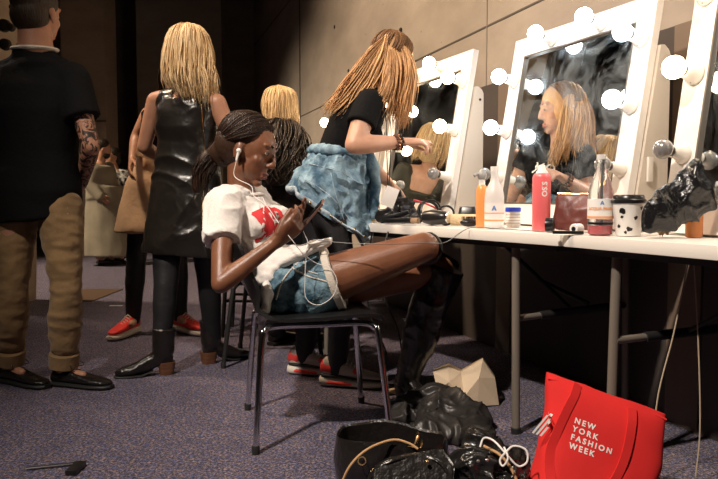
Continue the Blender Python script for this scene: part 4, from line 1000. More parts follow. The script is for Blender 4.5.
E((0, -0.018, 0.052), (0.088, 0.104, 0.088)); E((0, -0.05, -0.01), (0.092, 0.070, 0.085)); E((0, -0.075, -0.09), (0.09, 0.05, 0.08)); E((0, -.09, -.16), (.075, .035, .06))
g = []
for k in range(11):
    t = PI * (1.0 + k / 10.0) ; cx_, sy_ = math.cos(t), math.sin(t)
    g.append([L(.0, 0.0, .142), L(.075 * cx_, -.01 + .085 * sy_, .11), L(.104 * cx_, -.01 + .115 * sy_, .03), L(.110 * cx_, -.03 + .10 * sy_, -.06), L(.108 * cx_ + .01, -.05 + .085 * sy_, -.14), L(.085 * cx_ + .035, -.06 + .07 * sy_, -.225 - .05 * (cx_ + 1) * .7)])
g2 = [[L(.0, 0.02, .142), L(.07 * s, .04, .115), L(.098 * s, .045, .03), L(.105 * s, .02, -.06), L(.10 * s, -.01, -.15)] for s in (1, .9)]; g3 = [[L(.0, 0.02, .142), L(.07 * s, .04, .115), L(.098 * s, .045, .03), L(.105 * s, .02, -.06), L(.10 * s, -.01, -.15)] for s in (-1, -.9)]
hairobj('hair', bm, 0.007, [(g, 330, 0.0055, dict(jit=0.007, wave=0.010)), (g2, 40, .005, dict(jit=.006, wave=.008)), (g3, 40, .005, dict(jit=.006, wave=.008))], hair_blond, r)

# ------------------------------------------------------------------ person in tan trench skirt and red sneakers
r = thing('person', (-1.25, 4.3, 0), 'person in tan trench skirt, black leggings and red sneakers behind the leather dress', 'person')
J = dict(w=0.9, hs=0.95, pelvis=P(154, 186, 4.36), waist=P(156, 158, 4.36), chest=P(162, 130, 4.36), neck=P(168, 104, 4.36),
         head=P(174, 80, 4.36), F=(0.2, -0.95, 0.0), U=(0, 0, 1), front=(0, -1, 0),
         shR=P(148, 114, 4.32), shL=P(190, 114, 4.40), elR=P(136, 137, 4.30), wrR=P(132, 160, 4.20), elL=P(205, 140, 4.4), wrL=P(195, 165, 4.28),
         hipR=P(143, 190, 4.34), hipL=P(167, 190, 4.38), knR=P(136, 262, 4.30), knL=P(178, 262, 4.42), anR=P(133, 319, 4.36), anL=P(180, 316, 4.42),
         toR=P(128, 332, 4.1), toL=P(190, 330, 4.2))
defhands(J); bod, L, HM = body(J, 0.009, skin_warm, r); face_parts(L, HM, .95, r, skin_light, brow_dark, lip_pink)
top_garment('vest_top', J, 0.2, 0.93, 0.012, None, 0, 0.010, black_cotton, r, 0.003)
legs_garment('leggings', J, 0.1, 0.006, 1.0, 0.010, 0.009, black_legging, r, 0.004)
bm = BM(); ks = [(1.13, .125, .10, 156), (1.05, .14, .11, 154), (0.95, .175, .13, 152), (0.80, .20, .15, 149), (0.68, .215, .165, 147), (0.645, .215, .165, 146)]
loft(bm, [(V((P(px, 0, 4.35).x, 4.35, z)), V((hw, 0.02, 0)), V((-0.02, hd, 0))) for z, hw, hd, px in ks], 36, 2.2)
sk = fobj('trench_skirt', bm, 0.009, tan_cloth, r, 2, folds(0.010, 6, (1, 1, .5)))
bm = BM(); c = P(150, 153, 4.22); box(bm, c, (0.17, 0.012, 0.075), Matrix.Rotation(0.25, 3, V((0, 1, 0))), 0.005); obj('pocket_flap', bm, tan_cloth, sk)
for S, dd in (('R', (-0.25, -1, 0)), ('L', (0.80, -0.60, 0))):
    d = V(dd).normalized(); an = V(J['an' + S]); boot_or_shoe(r, V((an.x, an.y, 0)) - d * 0.05, d, 'red', 1.1)
g = [[L(0, 0, .135), L(.09 * math.cos(t), -.02 + .10 * math.sin(t), .06), L(.09 * math.cos(t), -.04 + .08 * math.sin(t), -.05), L(.08 * math.cos(t), -.05 + .06 * math.sin(t), -.15)] for t in [PI * (1 + k / 6) for k in range(7)]]
bm = BM(); ell(bm, L(0, -.02, .05), (.08, .095, .08), HM); hairobj('hair', bm, 0.01, [(g, 90, .007, dict(jit=.008))], hair_brown, r)

# ------------------------------------------------------------------ far left: long coat and patterned top
r = thing('person', P(100, 262, 8.8) * 1.0, 'bearded person in a long grey overcoat far back on the left', 'person'); r.location.z = 0
J = dict(w=1.0, hs=1.0, pelvis=P(102, 200, 8.8), waist=P(100, 186, 8.8), chest=P(99, 174, 8.8), neck=P(100, 162, 8.8), head=P(103, 149, 8.8), F=(0.85, 0.45, -0.05), U=(0, 0, 1), front=(.8, .4, 0),
         shR=P(92, 168, 8.68), shL=P(108, 168, 8.92), elR=P(90, 185, 8.62), wrR=P(100, 196, 8.6), elL=P(112, 185, 8.98), wrL=P(118, 196, 8.9),
         hipR=P(98, 202, 8.74), hipL=P(106, 202, 8.86), knR=P(98, 232, 8.74), knL=P(107, 232, 8.86), anR=P(98, 257, 8.74), anL=P(108, 257, 8.86), toR=P(112, 262, 8.7), toL=P(122, 262, 8.85))
defhands(J); bod, L, HM = body(J, 0.014, skin_warm, r, bust=False, prof=PROF_M)
bm = BM(); torso(bm, J, 0.0, .93, .05, PROF_M)
loft(bm, [(V((P(px, 0, 8.8).x, 8.8, z)), V((hw, .06, 0)), V((-.04, hd, 0))) for z, hw, hd, px in ((1.0, .20, .16, 101), (.7, .25, .19, 102), (.35, .29, .22, 104), (.12, .31, .24, 105))], 26)
for S in 'RL': limb(bm, [(J['sh' + S], .085), (J['el' + S], .075), (J['wr' + S], .06)])
fobj('overcoat', bm, 0.018, grey_cloth, r, 2, folds(0.02, 3.5, (1, 1, .4)))
bm = BM(); ell(bm, L(0, -.02, .05), (.083, .10, .085), HM); ell(bm, L(0, .03, -.075), (.06, .06, .05), HM); fobj('hair', bm, .012, hair_brown, r, 2)
for S in 'RL': boot_or_shoe(r, V((V(J['an' + S]).x, V(J['an' + S]).y, 0)), (.9, .3, 0), 'oxford', 1.05)
r = thing('person', P(112, 262, 9.3), 'smiling dark haired person in a black and white patterned top, far back on the left', 'person'); r.location.z = 0
J = dict(w=0.95, hs=0.98, pelvis=P(117, 203, 9.3), waist=P(117, 190, 9.3), chest=P(116, 180, 9.3), neck=P(114, 169, 9.3), head=P(112, 157, 9.3), F=(-0.5, -0.8, -0.05), U=(0, 0, 1), front=(-.4, -.8, 0),
         shR=P(105, 174, 9.2), shL=P(127, 174, 9.4), elR=P(104, 188, 9.2), wrR=P(108, 200, 9.1), elL=P(130, 190, 9.4), wrL=P(127, 203, 9.3),
         hipR=P(112, 206, 9.25), hipL=P(123, 206, 9.35), knR=P(112, 235, 9.2), knL=P(123, 235, 9.3), anR=P(112, 255, 9.25), anL=P(123, 255, 9.35), toR=P(108, 262, 9.05), toL=P(120, 262, 9.15))
defhands(J); bod, L, HM = body(J, 0.014, skin_warm, r); face_parts(L, HM, .98, r, skin_warm, brow_dark, lip_pink)
top_garment('patterned_top', J, 0.0, .93, .02, .9, .02, .015, mat('black_white_pattern', (0.7, 0.68, 0.62), 0.8, col2=(0.01, 0.01, 0.01), vscale=22, detail=1), r, .004)
legs_garment('trousers', J, .15, .012, 1.0, .02, .015, black_legging, r, .004)
for S in 'RL': boot_or_shoe(r, V((V(J['an' + S]).x, V(J['an' + S]).y, 0)), (-.4, -.8, 0), 'oxford', .95)
bm = BM(); ell(bm, L(0, -.03, .05), (.086, .10, .088), HM); ell(bm, L(0, -.06, -.03), (.08, .06, .1), HM); fobj('hair', bm, .012, hair_brown, r, 2)

# ------------------------------------------------------------------ clients on chairs behind the model
r = thing('person', (-0.42, 3.72, 0), 'seated person in black with loose dark curly hair, behind the woman with the phone', 'person')
J = dict(w=0.92, hs=1.0, pelvis=(-0.52, 3.60, .54), waist=(-0.50, 3.58, .70), chest=(-0.46, 3.56, .86), neck=(-0.42, 3.54, 1.00), head=P(283, 146, 3.52), F=(0.35, 0.85, -.35), U=(0, .3, 1), front=(.2, .9, 0),
         shR=(-.28, 3.48, .94), shL=(-.58, 3.60, .94), elR=(-.24, 3.54, .70), wrR=(-.34, 3.76, .66), elL=(-.64, 3.70, .70), wrL=(-.52, 3.86, .64),
         hipR=(-.44, 3.60, .53), hipL=(-.61, 3.62, .53), knR=(-.40, 4.00, .50), knL=(-.58, 4.02, .50), anR=(-.40, 3.94, .08), anL=(-.56, 3.95, .08), toR=(-.38, 4.1, .03), toL=(-.56, 4.12, .03))
J = {k: ((v[0] + .08, v[1] + .10, v[2]) if isinstance(v, tuple) and k not in ('F', 'U', 'front') else v) for k, v in J.items()}; J['head'] = P(283, 146, 3.59)
defhands(J); bod, L, HM = body(J, 0.010, skin_warm, r); face_parts(L, HM, 1, r, skin_warm, brow_dark, lip_pink)
top_garment('black_blouse', J, 0.0, .95, .03, .98, .03, .012, mat('black_printed_blouse', (0.012, .012, .014), .6, col2=(0.06, .04, .03), vscale=30), r, .01)
legs_garment('black_trousers', J, .1, .014, 1.0, .02, .012, black_legging, r, .005)
for S in 'RL': boot_or_shoe(r, V((V(J['an' + S]).x, V(J['an' + S]).y, 0)) - V((.03, .04, 0)), (.45, .8, 0), 'oxford', .92)
bm = BM(); ell(bm, L(0, -.02, .04), (.095, .108, .09), HM); ell(bm, L(0, -.05, -.06), (.105, .08, .11), HM); ell(bm, L(0, -.06, -.15), (.11, .07, .09), HM)
g = [[L(.02 * math.cos(t), -.01, .13), L(.105 * math.cos(t), -.02 + .12 * math.sin(t), .06), L(.13 * math.cos(t), -.04 + .11 * math.sin(t), -.06), L(.13 * math.cos(t), -.06 + .09 * math.sin(t), -.17), L(.12 * math.cos(t), -.06 + .08 * math.sin(t), -.24)] for t in [PI * (.9 + 1.2 * k / 10) for k in range(11)]]
hairobj('hair', bm, 0.009, [(g, 260, .0055, dict(jit=.016, wave=.028, npt=22))], hair_curl, r)

st = thing('high_stool', (-0.60, 4.43, 0), 'tall black stool under the blond woman with the bare back', 'stool')
for dx, dy in ((-.17, -.17), (.17, -.17), (-.17, .17), (.17, .17)):
    bm = BM(); tube(bm, [(-.67 + dx, 4.43 + dy, .004), (-.67 + dx * .75, 4.43 + dy * .75, .70)], .013, 10); obj('leg', bm, black_metal, st)
bm = BM(); box(bm, (-.67, 4.43, .715), (.36, .36, .035), None, .012); obj('seat', bm, seat_black, st)
bm = BM(); tube(bm, [(-.82, 4.28, .22), (-.52, 4.28, .22), (-.52, 4.58, .22), (-.82, 4.58, .22)], .009, 8, closed=True); obj('footrest', bm, black_metal, st)
r = thing('person', (-0.60, 4.17, 0), 'blond woman with bare upper back seated on a high stool beyond the model', 'person')
J = dict(w=0.9, hs=1.0, pelvis=(-0.66, 4.19, .82), waist=(-0.62, 4.17, .95), chest=(-0.54, 4.13, 1.09), neck=(-0.52, 4.11, 1.24), head=P(276, 109, 4.12), F=(-.72, .55, .05), U=(0, 0, 1), front=(-.78, .63, 0),
         shR=(-.42, 4.24, 1.18), shL=(-.60, 3.98, 1.18), elR=(-.40, 4.30, .93), wrR=(-.60, 4.42, .90), elL=(-.66, 3.90, .93), wrL=(-.82, 4.08, .90),
         hipR=(-.60, 4.26, .815), hipL=(-.73, 4.13, .815), knR=(-.80, 4.64, .80), knL=(-.93, 4.54, .80), anR=(-.78, 4.60, .36), anL=(-.90, 4.50, .36), toR=(-.86, 4.72, .30), toL=(-1.0, 4.62, .30))
J = {k: ((v[0] - .02, v[1] + .24, v[2]) if isinstance(v, tuple) and k not in ('F', 'U', 'front') else v) for k, v in J.items()}; J['head'] = P(277, 109, 4.36)
defhands(J); bod, L, HM = body(J, 0.008, skin_light, r); face_parts(L, HM, 1, r, skin_light, brow_fair, lip_pink)
olive = mat('dark_olive_satin', (0.035, 0.032, 0.018), .5)
bm = BM(); torso(bm, J, 0.0, .70, .016); fb = V((-.78, .63, 0))
for S in 'RL':
    limb(bm, [(mix(J, 'neck', 'sh' + S, .8) - V((0, 0, .02)), .055), (J['sh' + S], .060), (mix(J, 'sh' + S, 'el' + S, .5), .056)])
    limb(bm, [(mix(J, 'neck', 'sh' + S, .8) + fb * .03, .05), (spine(J, .6)[0] + (V(J['sh' + S]) - V(J['neck'])) * .45 + fb * .04, .06)])
    limb(bm, [(mix(J, 'neck', 'sh' + S, .86) - fb * .02, .045), (spine(J, .6)[0] + (V(J['sh' + S]) - V(J['neck'])) * .5 - fb * .03, .06)])
fobj('low_back_top', bm, .009, olive, r, 3, folds(.004, 8))
legs_garment('black_trousers', J, .12, .012, 1.0, .016, .011, black_legging, r, .004)
for S in 'RL':
    an = V(J['an' + S]); bm = BM(); d = (V(J['to' + S]) - an).normalized(); limb(bm, [(an - V((0, 0, .01)), .042), (an + d * .09, .038), (V(J['to' + S]) + d * .02, .028)]); fobj('shoe', bm, .008, black_leather, r, 2)
bm = BM(); ell(bm, L(0, -.02, .05), (.088, .104, .088), HM); ell(bm, L(0, -.045, -.02), (.088, .072, .09), HM); ell(bm, L(0, -.055, -.08), (.08, .055, .06), HM)
g = [[L(.0, 0, .142), L(.08 * math.cos(t), -.01 + .09 * math.sin(t), .11), L(.105 * math.cos(t), -.01 + .115 * math.sin(t), .03), L(.108 * math.cos(t), -.03 + .10 * math.sin(t), -.06), L(.095 * math.cos(t), -.045 + .08 * math.sin(t), -.15)] for t in [PI * (.9 + 1.2 * k / 10) for k in range(11)]]
hairobj('hair', bm, 0.008, [(g, 300, .0055, dict(jit=.006, wave=.006))], hair_blond, r)
# ================================================================== things on the tables
TZ = 0.742
def on(px, y): 
    p = P(px, 230, y); return V((p.x, p.y, TZ))
clear = mat('clear_plastic', (0.92, 0.93, 0.92), 0.08, trans=0.9, ior=1.3)
milky = mat('milky_plastic', (0.85, 0.83, 0.80), 0.35, trans=0.25)
label_m = mat('white_label', (0.85, 0.83, 0.80), 0.5); orange_m = mat('orange_liquid', (0.90, 0.33, 0.10), 0.3); orange_l = mat('orange_print', (0.85, 0.38, 0.16), 0.5)
blue_m = mat('blue_plastic', (0.02, 0.06, 0.55), 0.3); blue_p = mat('blue_print', (0.12, 0.25, 0.55), 0.5)
coral = mat('coral_pink_can', (0.85, 0.16, 0.17), 0.3, coat=0.3); red_liq = mat('red_drink', (0.60, 0.02, 0.03), 0.15); dark_red = mat('dark_red_cap', (0.35, 0.01, 0.015), .3)
blk = mat('black_plastic', (0.012, 0.012, 0.013), 0.3); grey_m = mat('grey_plastic', (0.35, 0.34, 0.33), 0.4)
maroon = mat('maroon_leather', (0.13, 0.035, 0.028), 0.38, bump=0.3, bscale=30)
brown_paper = mat('brown_paper', (0.50, 0.34, 0.19), 0.8, bump=0.3, bscale=40); kraft = mat('kraft_paper', (0.68, 0.54, 0.38), 0.8, bump=0.15, bscale=60)
beige_m = mat('beige_bristle', (0.62, 0.47, 0.28), 0.8, bump=0.6, bscale=150)
def part(name, prof, c, m, t, n=28, axis=V((0, 0, 1))):
    bm = BM(); lathe(bm, c, prof, axis, n); return obj(name, bm, m, t)
def stick_text(name, s, size, c, r, ang0, z, m, t, bold=0.0008, vertical=False, lean=0):
    """print wrapped round a cylinder of radius r, starting at angle ang0"""
    pts, fs = text2d(s, size, 1.0, align='CENTER', bold=bold); bm = BM(); vs = []
    for u, v in pts:
        if vertical: u, v = -v, u
        a = ang0 + u / r; vs.append(bm.verts.new(c + V((math.cos(a) * r, math.sin(a) * r, z + v))))
    for f in fs:
        try: bm.faces.new([vs[k] for k in f])
        except ValueError: pass
    return obj(name, bm, m, t)
FACE = -PI / 2 - 0.2
# coral spray can
c = on(541, 2.44); t = thing('spray_can', c, 'tall coral pink spray can with a white cap in front of the middle mirror', 'spray can')
part('can_body', [(0, .029), (.004, .0315), (.185, .0315), (.192, .030), (.200, .024)], c, coral, t)
part('spray_cap', [(.199, .021), (.205, .020), (.212, .014), (.228, .011), (.230, .004)], c, label_m, t)
stick_text('white_lettering', 'OSIS', .026, c, .0319, FACE + .55, .145, print_white, t, vertical=True)
# clear bottle with label
c = on(494, 2.63); t = thing('plastic_bottle', c, 'milky plastic bottle with blue triangle and orange band label, left of the blue lidded jar', 'bottle')
part('bottle_body', [(0, .032), (.004, .036), (.12, .036), (.15, .031), (.175, .017), (.19, .014), (.215, .014)], c, milky, t)
part('label', [(.012, .0364), (.095, .0364)], c, label_m, t)
part('orange_band', [(.028, .0368), (.034, .0368)], c, orange_l, t); part('orange_band', [(.056, .0368), (.060, .0368)], c, orange_l, t)
stick_text('blue_mark', 'A', .02, c, .0370, FACE, .070, blue_p, t, .002)
part('cap', [(.212, .0155), (.232, .0155)], c, label_m, t)
# orange pump bottle
c = on(481.5, 2.70); t = thing('pump_bottle', c, 'slim orange bottle with a grey pump top, left of the milky bottle', 'bottle')
part('bottle_body', [(0, .020), (.004, .022), (.145, .022), (.16, .017), (.168, .010), (.18, .010)], c, orange_m, t)
part('collar', [(.155, .0185), (.166, .012), (.185, .012)], c, milky, t); part('pump_head', [(.185, .011), (.19, .016), (.205, .018), (.216, .013), (.225, .005)], c, grey_m, t)
bm = BM(); tube(bm, [c + V((0, 0, .205)), c + V((-.022, -.01, .205)), c + V((-.032, -.014, .198))], .006, 8); obj('nozzle', bm, grey_m, t)
# jar with blue lid
c = on(513, 2.78); t = thing('glass_jar', c, 'small clear jar with a bright blue lid, left of the coral spray can', 'jar')
part('jar_body', [(0, .026), (.004, .028), (.055, .028), (.060, .026)], c, milky, t); part('lid', [(.060, .0295), (.062, .031), (.074, .031), (.077, .029)], c, blue_m, t); part('label', [(.018, .0284), (.040, .0284)], c, label_m, t)
for k in range(4): part('dark_ring', [(.014 + .011 * k, .0288), (.0165 + .011 * k, .0288)], c, grey_m, t)
# black cap lying down
c = on(546, 2.365) + V((0, 0, .024)); ax = V((.9, -.42, 0)).normalized(); t = thing('bottle_cap', c - V((0, 0, .024)), 'black cap with dark red inside lying at the foot of the coral can', 'cap')
part('cap_shell', [(-.026, .0235), (-.024, .0245), (.0, .0245), (.0, .019), (-.016, .019)], c, blk, t, axis=-ax); part('red_insert', [(0.0, .021), (.022, .0205), (.024, .018)], c, dark_red, t, axis=ax)
# maroon pouch
c = on(579, 2.40); t = thing('leather_pouch', c, 'maroon leather pouch standing behind the water bottle', 'pouch')
bm = BM(); u = V((.80, -.5, 0)).normalized(); w = V((-u.y, u.x, 0))
loft(bm, [(c + V((0, 0, .004)), u * .082, w * .036), (c + V((0, 0, .03)), u * .088, w * .042), (c + V((.0, 0, .08)), u * .085, w * .034), (c + V((0, 0, .118)), u * .080, w * .014), (c + V((0, 0, .128)), u * .078, w * .008)], 28, 3.2)
bo = fobj('pouch_body', bm, .005, maroon, t, 2, folds(.004, 14)); bm = BM(); tube(bm, [c + V((0, 0, .130)) - u * .076, c + V((0, 0, .127)), c + V((0, 0, .130)) + u * .076], .004, 8); z_ = obj('zip', bm, gold, t)
# white roll
c = on(577, 2.24) + V((0, 0, .0165)); ax = V((.75, .65, 0)).normalized(); t = thing('white_roll', c - V((0, 0, .0165)), 'short white roll with a dark hole lying before the maroon pouch', 'roll')
part('roll_body', [(0, .008), (0, .0145), (.003, .0165), (.036, .0165), (.040, .013)], c - ax * .02, label_m, t, axis=ax); part('dark_core', [(-.0008, .0001), (-.0008, .0075), (.002, .0075)], c - ax * .02, blk, t, axis=ax)
c = on(568, 2.215); bm = BM(); box(bm, c + V((0, 0, .006)), (.095, .018, .010), Matrix.Rotation(-.25, 3, 'Z'), .003); o = obj('flat_comb', bm, blk); tag(o, 'flat black comb lying at the table joint before the maroon pouch', 'comb')
# water bottle with red drink
c = on(600, 2.185); t = thing('drink_bottle', c, 'clear bottle of red drink with a black straw, left of the spotted cup', 'bottle')
part('bottle_body', [(0, .030), (.004, .037), (.10, .0385), (.135, .038), (.165, .030), (.195, .018), (.21, .0145), (.235, .0145)], c, clear, t)
part('red_drink', [(.004, .034), (.030, .0355)], c, red_liq, t); part('dark_base_band', [(.033, .0385), (.040, .0388)], c, blk, t)
lb = part('label', [(.050, .0392), (.112, .0392)], c, label_m, t); part('orange_band', [(.052, .0396), (.059, .0396)], c, orange_l, lb)
stick_text('orange_lettering', 'ACQUA PANNA', .0125, c, .0398, FACE, .078, orange_l, lb, .0006); stick_text('blue_mark', 'A', .013, c, .0398, FACE, .096, blue_p, lb, .0015)
part('neck_ring', [(.222, .0165), (.226, .0165)], c, clear, t); part('mouth', [(.234, .0145), (.250, .0145)], c, milky, t)
bm = BM(); tube(bm, [c + V((.004, 0, .02)), c + V((.002, 0, .15)), c + V((.004, 0, .215)), c + V((.006, 0, .235))], .0035, 8); obj('straw', bm, blk, t)
# spotted paper cup with black lid
c = on(628, 2.14); t = thing('paper_cup', c, 'white paper cup with black blots and a black lid', 'cup')
cp = part('cup_body', [(0, .034), (.003, .036), (.098, .0475), (.102, .049)], c, label_m, t)
part('lid', [(.099, .0505), (.103, .0525), (.109, .052), (.113, .047), (.122, .045), (.125, .042), (.121, .040)], c, blk, t, 36)
rn = random.Random(5)
for (a0, z0, sz) in ((-.55, .075, .009), (-.60, .058, .005), (.35, .055, .0065), (-.1, .022, .007), (.05, .020, .005), (-.35, .012, .005), (.75, .085, .006), (-.9, .03, .006), (1.6, .05, .008), (2.6, .07, .008), (3.4, .03, .007)):
    bm = BM(); k = 9; rr = [sz * rn.uniform(.7, 1.25) for _ in range(k)]
    def S_(du, dz): 
        z = z0 + dz; R_ = .036 + .0118 * z / .1 + .0008; a = FACE + a0 + du / R_; return c + V((math.cos(a) * R_, math.sin(a) * R_, z))
    vs = [bm.verts.new(S_(math.cos(2 * PI * i / k) * rr[i], math.sin(2 * PI * i / k) * rr[i])) for i in range(k)]; m0 = bm.verts.new(S_(0, 0))
    for i in range(k): bm.faces.new((vs[i], vs[(i + 1) % k], m0))
    obj('black_blot', bm, blk, cp)
# crumpled brown napkin
def crumple(name, c, size, m, seed, label, cat, vox=.005, rough=.35, freq=3.5):
    rn = random.Random(seed); bm = BM(); bmesh.ops.create_icosphere(bm, subdivisions=4, radius=1)
    for v in bm.verts:
        d = v.co.normalized(); q = noise.cell_vector(d * freq + V((seed, 0, 0))); n1 = noise.noise(d * freq * 1.3 + V((seed, 3, 1)), noise_basis='VORONOI_F2F1')
        k = 1 - rough + rough * (n1 * 1.2) + .15 * noise.noise(d * 9 + V((seed, 0, 0)))
        v.co = V((d.x * size[0], d.y * size[1], d.z * size[2])) * k
    zmin = min(v.co.z for v in bm.verts)
    for v in bm.verts: v.co = V(c) + v.co - V((0, 0, zmin))
    o = obj(name, bm, m, None, False); return tag(o, label, cat)
crumple('crumpled_napkin', on(663, 2.06), (.058, .04, .045), brown_paper, 4, 'crumpled brown paper napkin right of the spotted cup', 'napkin', rough=.75)
# amber bottle behind the plastic bag
c = on(694, 2.06) - V((0.0, 0, 0)); t = thing('amber_bottle', c, 'amber bottle with a square black cap poking out behind the black plastic bag', 'bottle')
part('bottle_body', [(0, .022), (.004, .024), (.155, .024), (.165, .021), (.17, .016), (.18, .016)], c, mat('amber_liquid', (.62, .22, .06), .25), t); part('cap', [(.178, .0215), (.182, .0225), (.208, .0225), (.211, .020)], c, blk, t)
# black plastic bag
plast = mat('black_plastic_film', (0.010, 0.010, 0.011), 0.16, bump=1.0, bscale=34, coat=.3)
bm = BM(); Yb = 2.02
sec = [((641, 238), (642, 205), .012), ((652, 238), (655, 195), .026), ((668, 232), (673, 179), .036), ((682, 226), (688, 162), .036), ((693, 222), (694, 158), .034), ((704, 216), (705, 180), .028), ((716, 210), (716, 203), .010)]
rr = []
for lo, hi, th in sec:
    a, b = P(lo[0], lo[1], Yb), P(hi[0], hi[1], Yb); a.z = max(a.z, TZ + .012); rr.append(((a + b) / 2, (b - a) / 2, V((-.2, .98, 0)) * th))
loft(bm, rr, 20, 2.0)
me = fuse(bm, .0045, 3, crease(.012, 6, 2.0, .5))
for v in me.vertices: v.co.z = max(v.co.z, TZ + .001)
o = link('plastic_bag', me, plast); tag(o, 'crinkled black plastic bag on the table at the right edge', 'bag')
for p_ in me.polygons: p_.use_smooth = True
# left table clutter
c = on(398, 3.22); bm = BM()
for dx, dy, dz, rx, ry, rz in ((0, 0, .035, .085, .06, .04), (-.05, .0, .03, .05, .05, .035), (.02, .0, .075, .045, .035, .05), (.005, 0, .12, .02, .02, .035), (.06, -.01, .02, .05, .05, .025)): ell(bm, c + V((dx, dy, dz)), (rx, ry, rz))
o = fobj('makeup_bag', bm, .006, mat('black_satin', (0.014, .012, .012), .32, bump=.4, bscale=30), None, 2, crease(.022, 11, 3.0, .5)); tag(o, 'slumped black satin makeup bag below the makeup artist\'s left hand', 'bag')
bm = BM(); tube(bm, [on(414, 3.12) + V((0, 0, .105)), on(428, 3.08) + V((0, 0, .085)), on(443, 3.02) + V((0, 0, .055))], .0085, 8, flat=.5, smooth=8); o = obj('red_strap', bm, mat('red_strap', (.55, .03, .05), .5)); tag(o, 'red strap lying over the hair tools beside the black satin bag', 'strap')
def coil(c, r, tilt, turns, th, m, nm, lab, cat, rise=.0):
    pts = []; n = int(26 * turns); A, B, _ = frame(tilt)
    for i in range(n): a = 2 * PI * i / 26; q = 1 + .12 * math.sin(i * .37); pts.append(V(c) + A * r * q * math.cos(a) + B * r * q * math.sin(a) + V(tilt).normalized() * rise * i / n)
    bm = BM(); tube(bm, pts, th, 6); o = obj(nm, bm, m); return tag(o, lab, cat)
coil(on(428, 3.02) + V((0, 0, .052)), .046, V((.25, -1, .25)), 2.6, .0042, cord_black, 'coiled_cable', 'black cable coiled in upright loops beside the satin bag', 'cable', .03)
coil(on(445, 2.93) + V((0, 0, .042)), .036, V((-.1, -1, .1)), 1.0, .0045, cord_black, 'hair_tool_loop', 'black loop handle standing at the right end of the coiled cable', 'loop', .004)
t = thing('hair_straightener', on(398, 3.02), 'black hair straightener lying along the table edge in front of the satin bag', 'hair straightener')
a_, b_ = on(384, 3.10) + V((0, 0, .018)), on(412, 2.98) + V((0, 0, .018))
bm = BM(); tube(bm, [a_, a_.lerp(b_, .6), b_], .013, 12, flat=1); obj('lower_arm', bm, blk, t); bm = BM(); tube(bm, [a_ + V((0, 0, .005)), b_ + V((-.01, 0, .036))], .010, 12); obj('upper_arm', bm, blk, t)
bm = BM(); tube(bm, [b_, b_ + (b_ - a_) * .22], .012, 12); obj('plate_tip', bm, mat('tan_plate', (.45, .3, .18), .4), t)
t = thing('hair_dryer', on(436, 2.98), 'black hair dryer lying between the coiled cable and the beige brush', 'hair dryer')
q = on(436, 2.90) + V((0, 0, .034)); ax = V((.8, -.6, 0)).normalized()
part('barrel', [(-.06, .02), (-.055, .026), (-.02, .032), (.03, .029), (.05, .024), (.055, .020)], q, blk, t, axis=ax); part('nozzle_ring', [(.055, .022), (.062, .022)], q, silver, t, axis=ax)
bm = BM(); tube(bm, [q + ax * -.01, q + V((-.01, .07, -.018)), q + V((-.02, .10, -.02))], .013, 10); obj('handle', bm, blk, t)
for px, y, r_, h, m, lab in ((366, 3.38, .016, .06, label_m, 'small cream jar nearest the makeup artist on the table'), (372, 3.42, .02, .045, beige_m, 'low beige pot beside the small cream jar'), (377, 3.50, .014, .09, label_m, 'slim cream tube standing behind the low beige pot')):
    c = on(px, y); t = thing('cosmetic_jar', c, lab, 'jar'); part('jar_body', [(0, r_ * .9), (.003, r_), (h * .7, r_)], c, m, t); part('lid', [(h * .7, r_ * 1.05), (h, r_ * 1.05), (h + .002, r_ * .9)], c, gold, t)
t = thing('powder_brush', on(464, 2.87), 'thick beige roller brush lying before the middle of the tables', 'brush'); q = on(464, 2.87) + V((0, 0, .0245)); ax = V((.93, -.36, 0)).normalized()
part('bristle_roll', [(-.055, .018), (-.052, .0235), (.052, .0235), (.055, .018)], q, beige_m, t, axis=ax); part('handle', [(.055, .008), (.10, .010), (.105, .006)], q, blk, t, axis=ax)
t = thing('round_brush', on(469, 2.74), 'round black paddle brush lying in front of the beige roller brush', 'brush'); q = on(469, 2.74) + V((0, 0, .018))
bm = BM(); ell(bm, q, (.036, .026, .017)); obj('brush_head', bm, blk, t)
bm = BM()
for k in range(60): a = k * 2.4; rr_ = .03 * math.sqrt(k / 60); pq = q + V((math.cos(a) * rr_, math.sin(a) * rr_ * .7, .012)); tube(bm, [pq, pq + V((0, 0, .012))], .001, 4)
tag(obj('bristles', bm, brow_dark, t), kind='stuff')
c = on(467, 3.0); t = thing('mesh_pouch', c, 'small black net pouch behind the beige roller brush', 'pouch'); bm = BM(); loft(bm, [(c + V((0, 0, .003)), V((.036, -.01, 0)), V((.006, .022, 0))), (c + V((0, 0, .05)), V((.036, -.01, 0)), V((.004, .016, 0))), (c + V((0, 0, .074)), V((.032, -.01, 0)), V((.001, .006, 0)))], 20, 4); obj('net_body', bm, blk, t)
bm = BM(); tube(bm, [c + V((-.032, .008, .076)), c + V((.032, -.008, .076))], .003, 6); obj('zip', bm, silver, t)
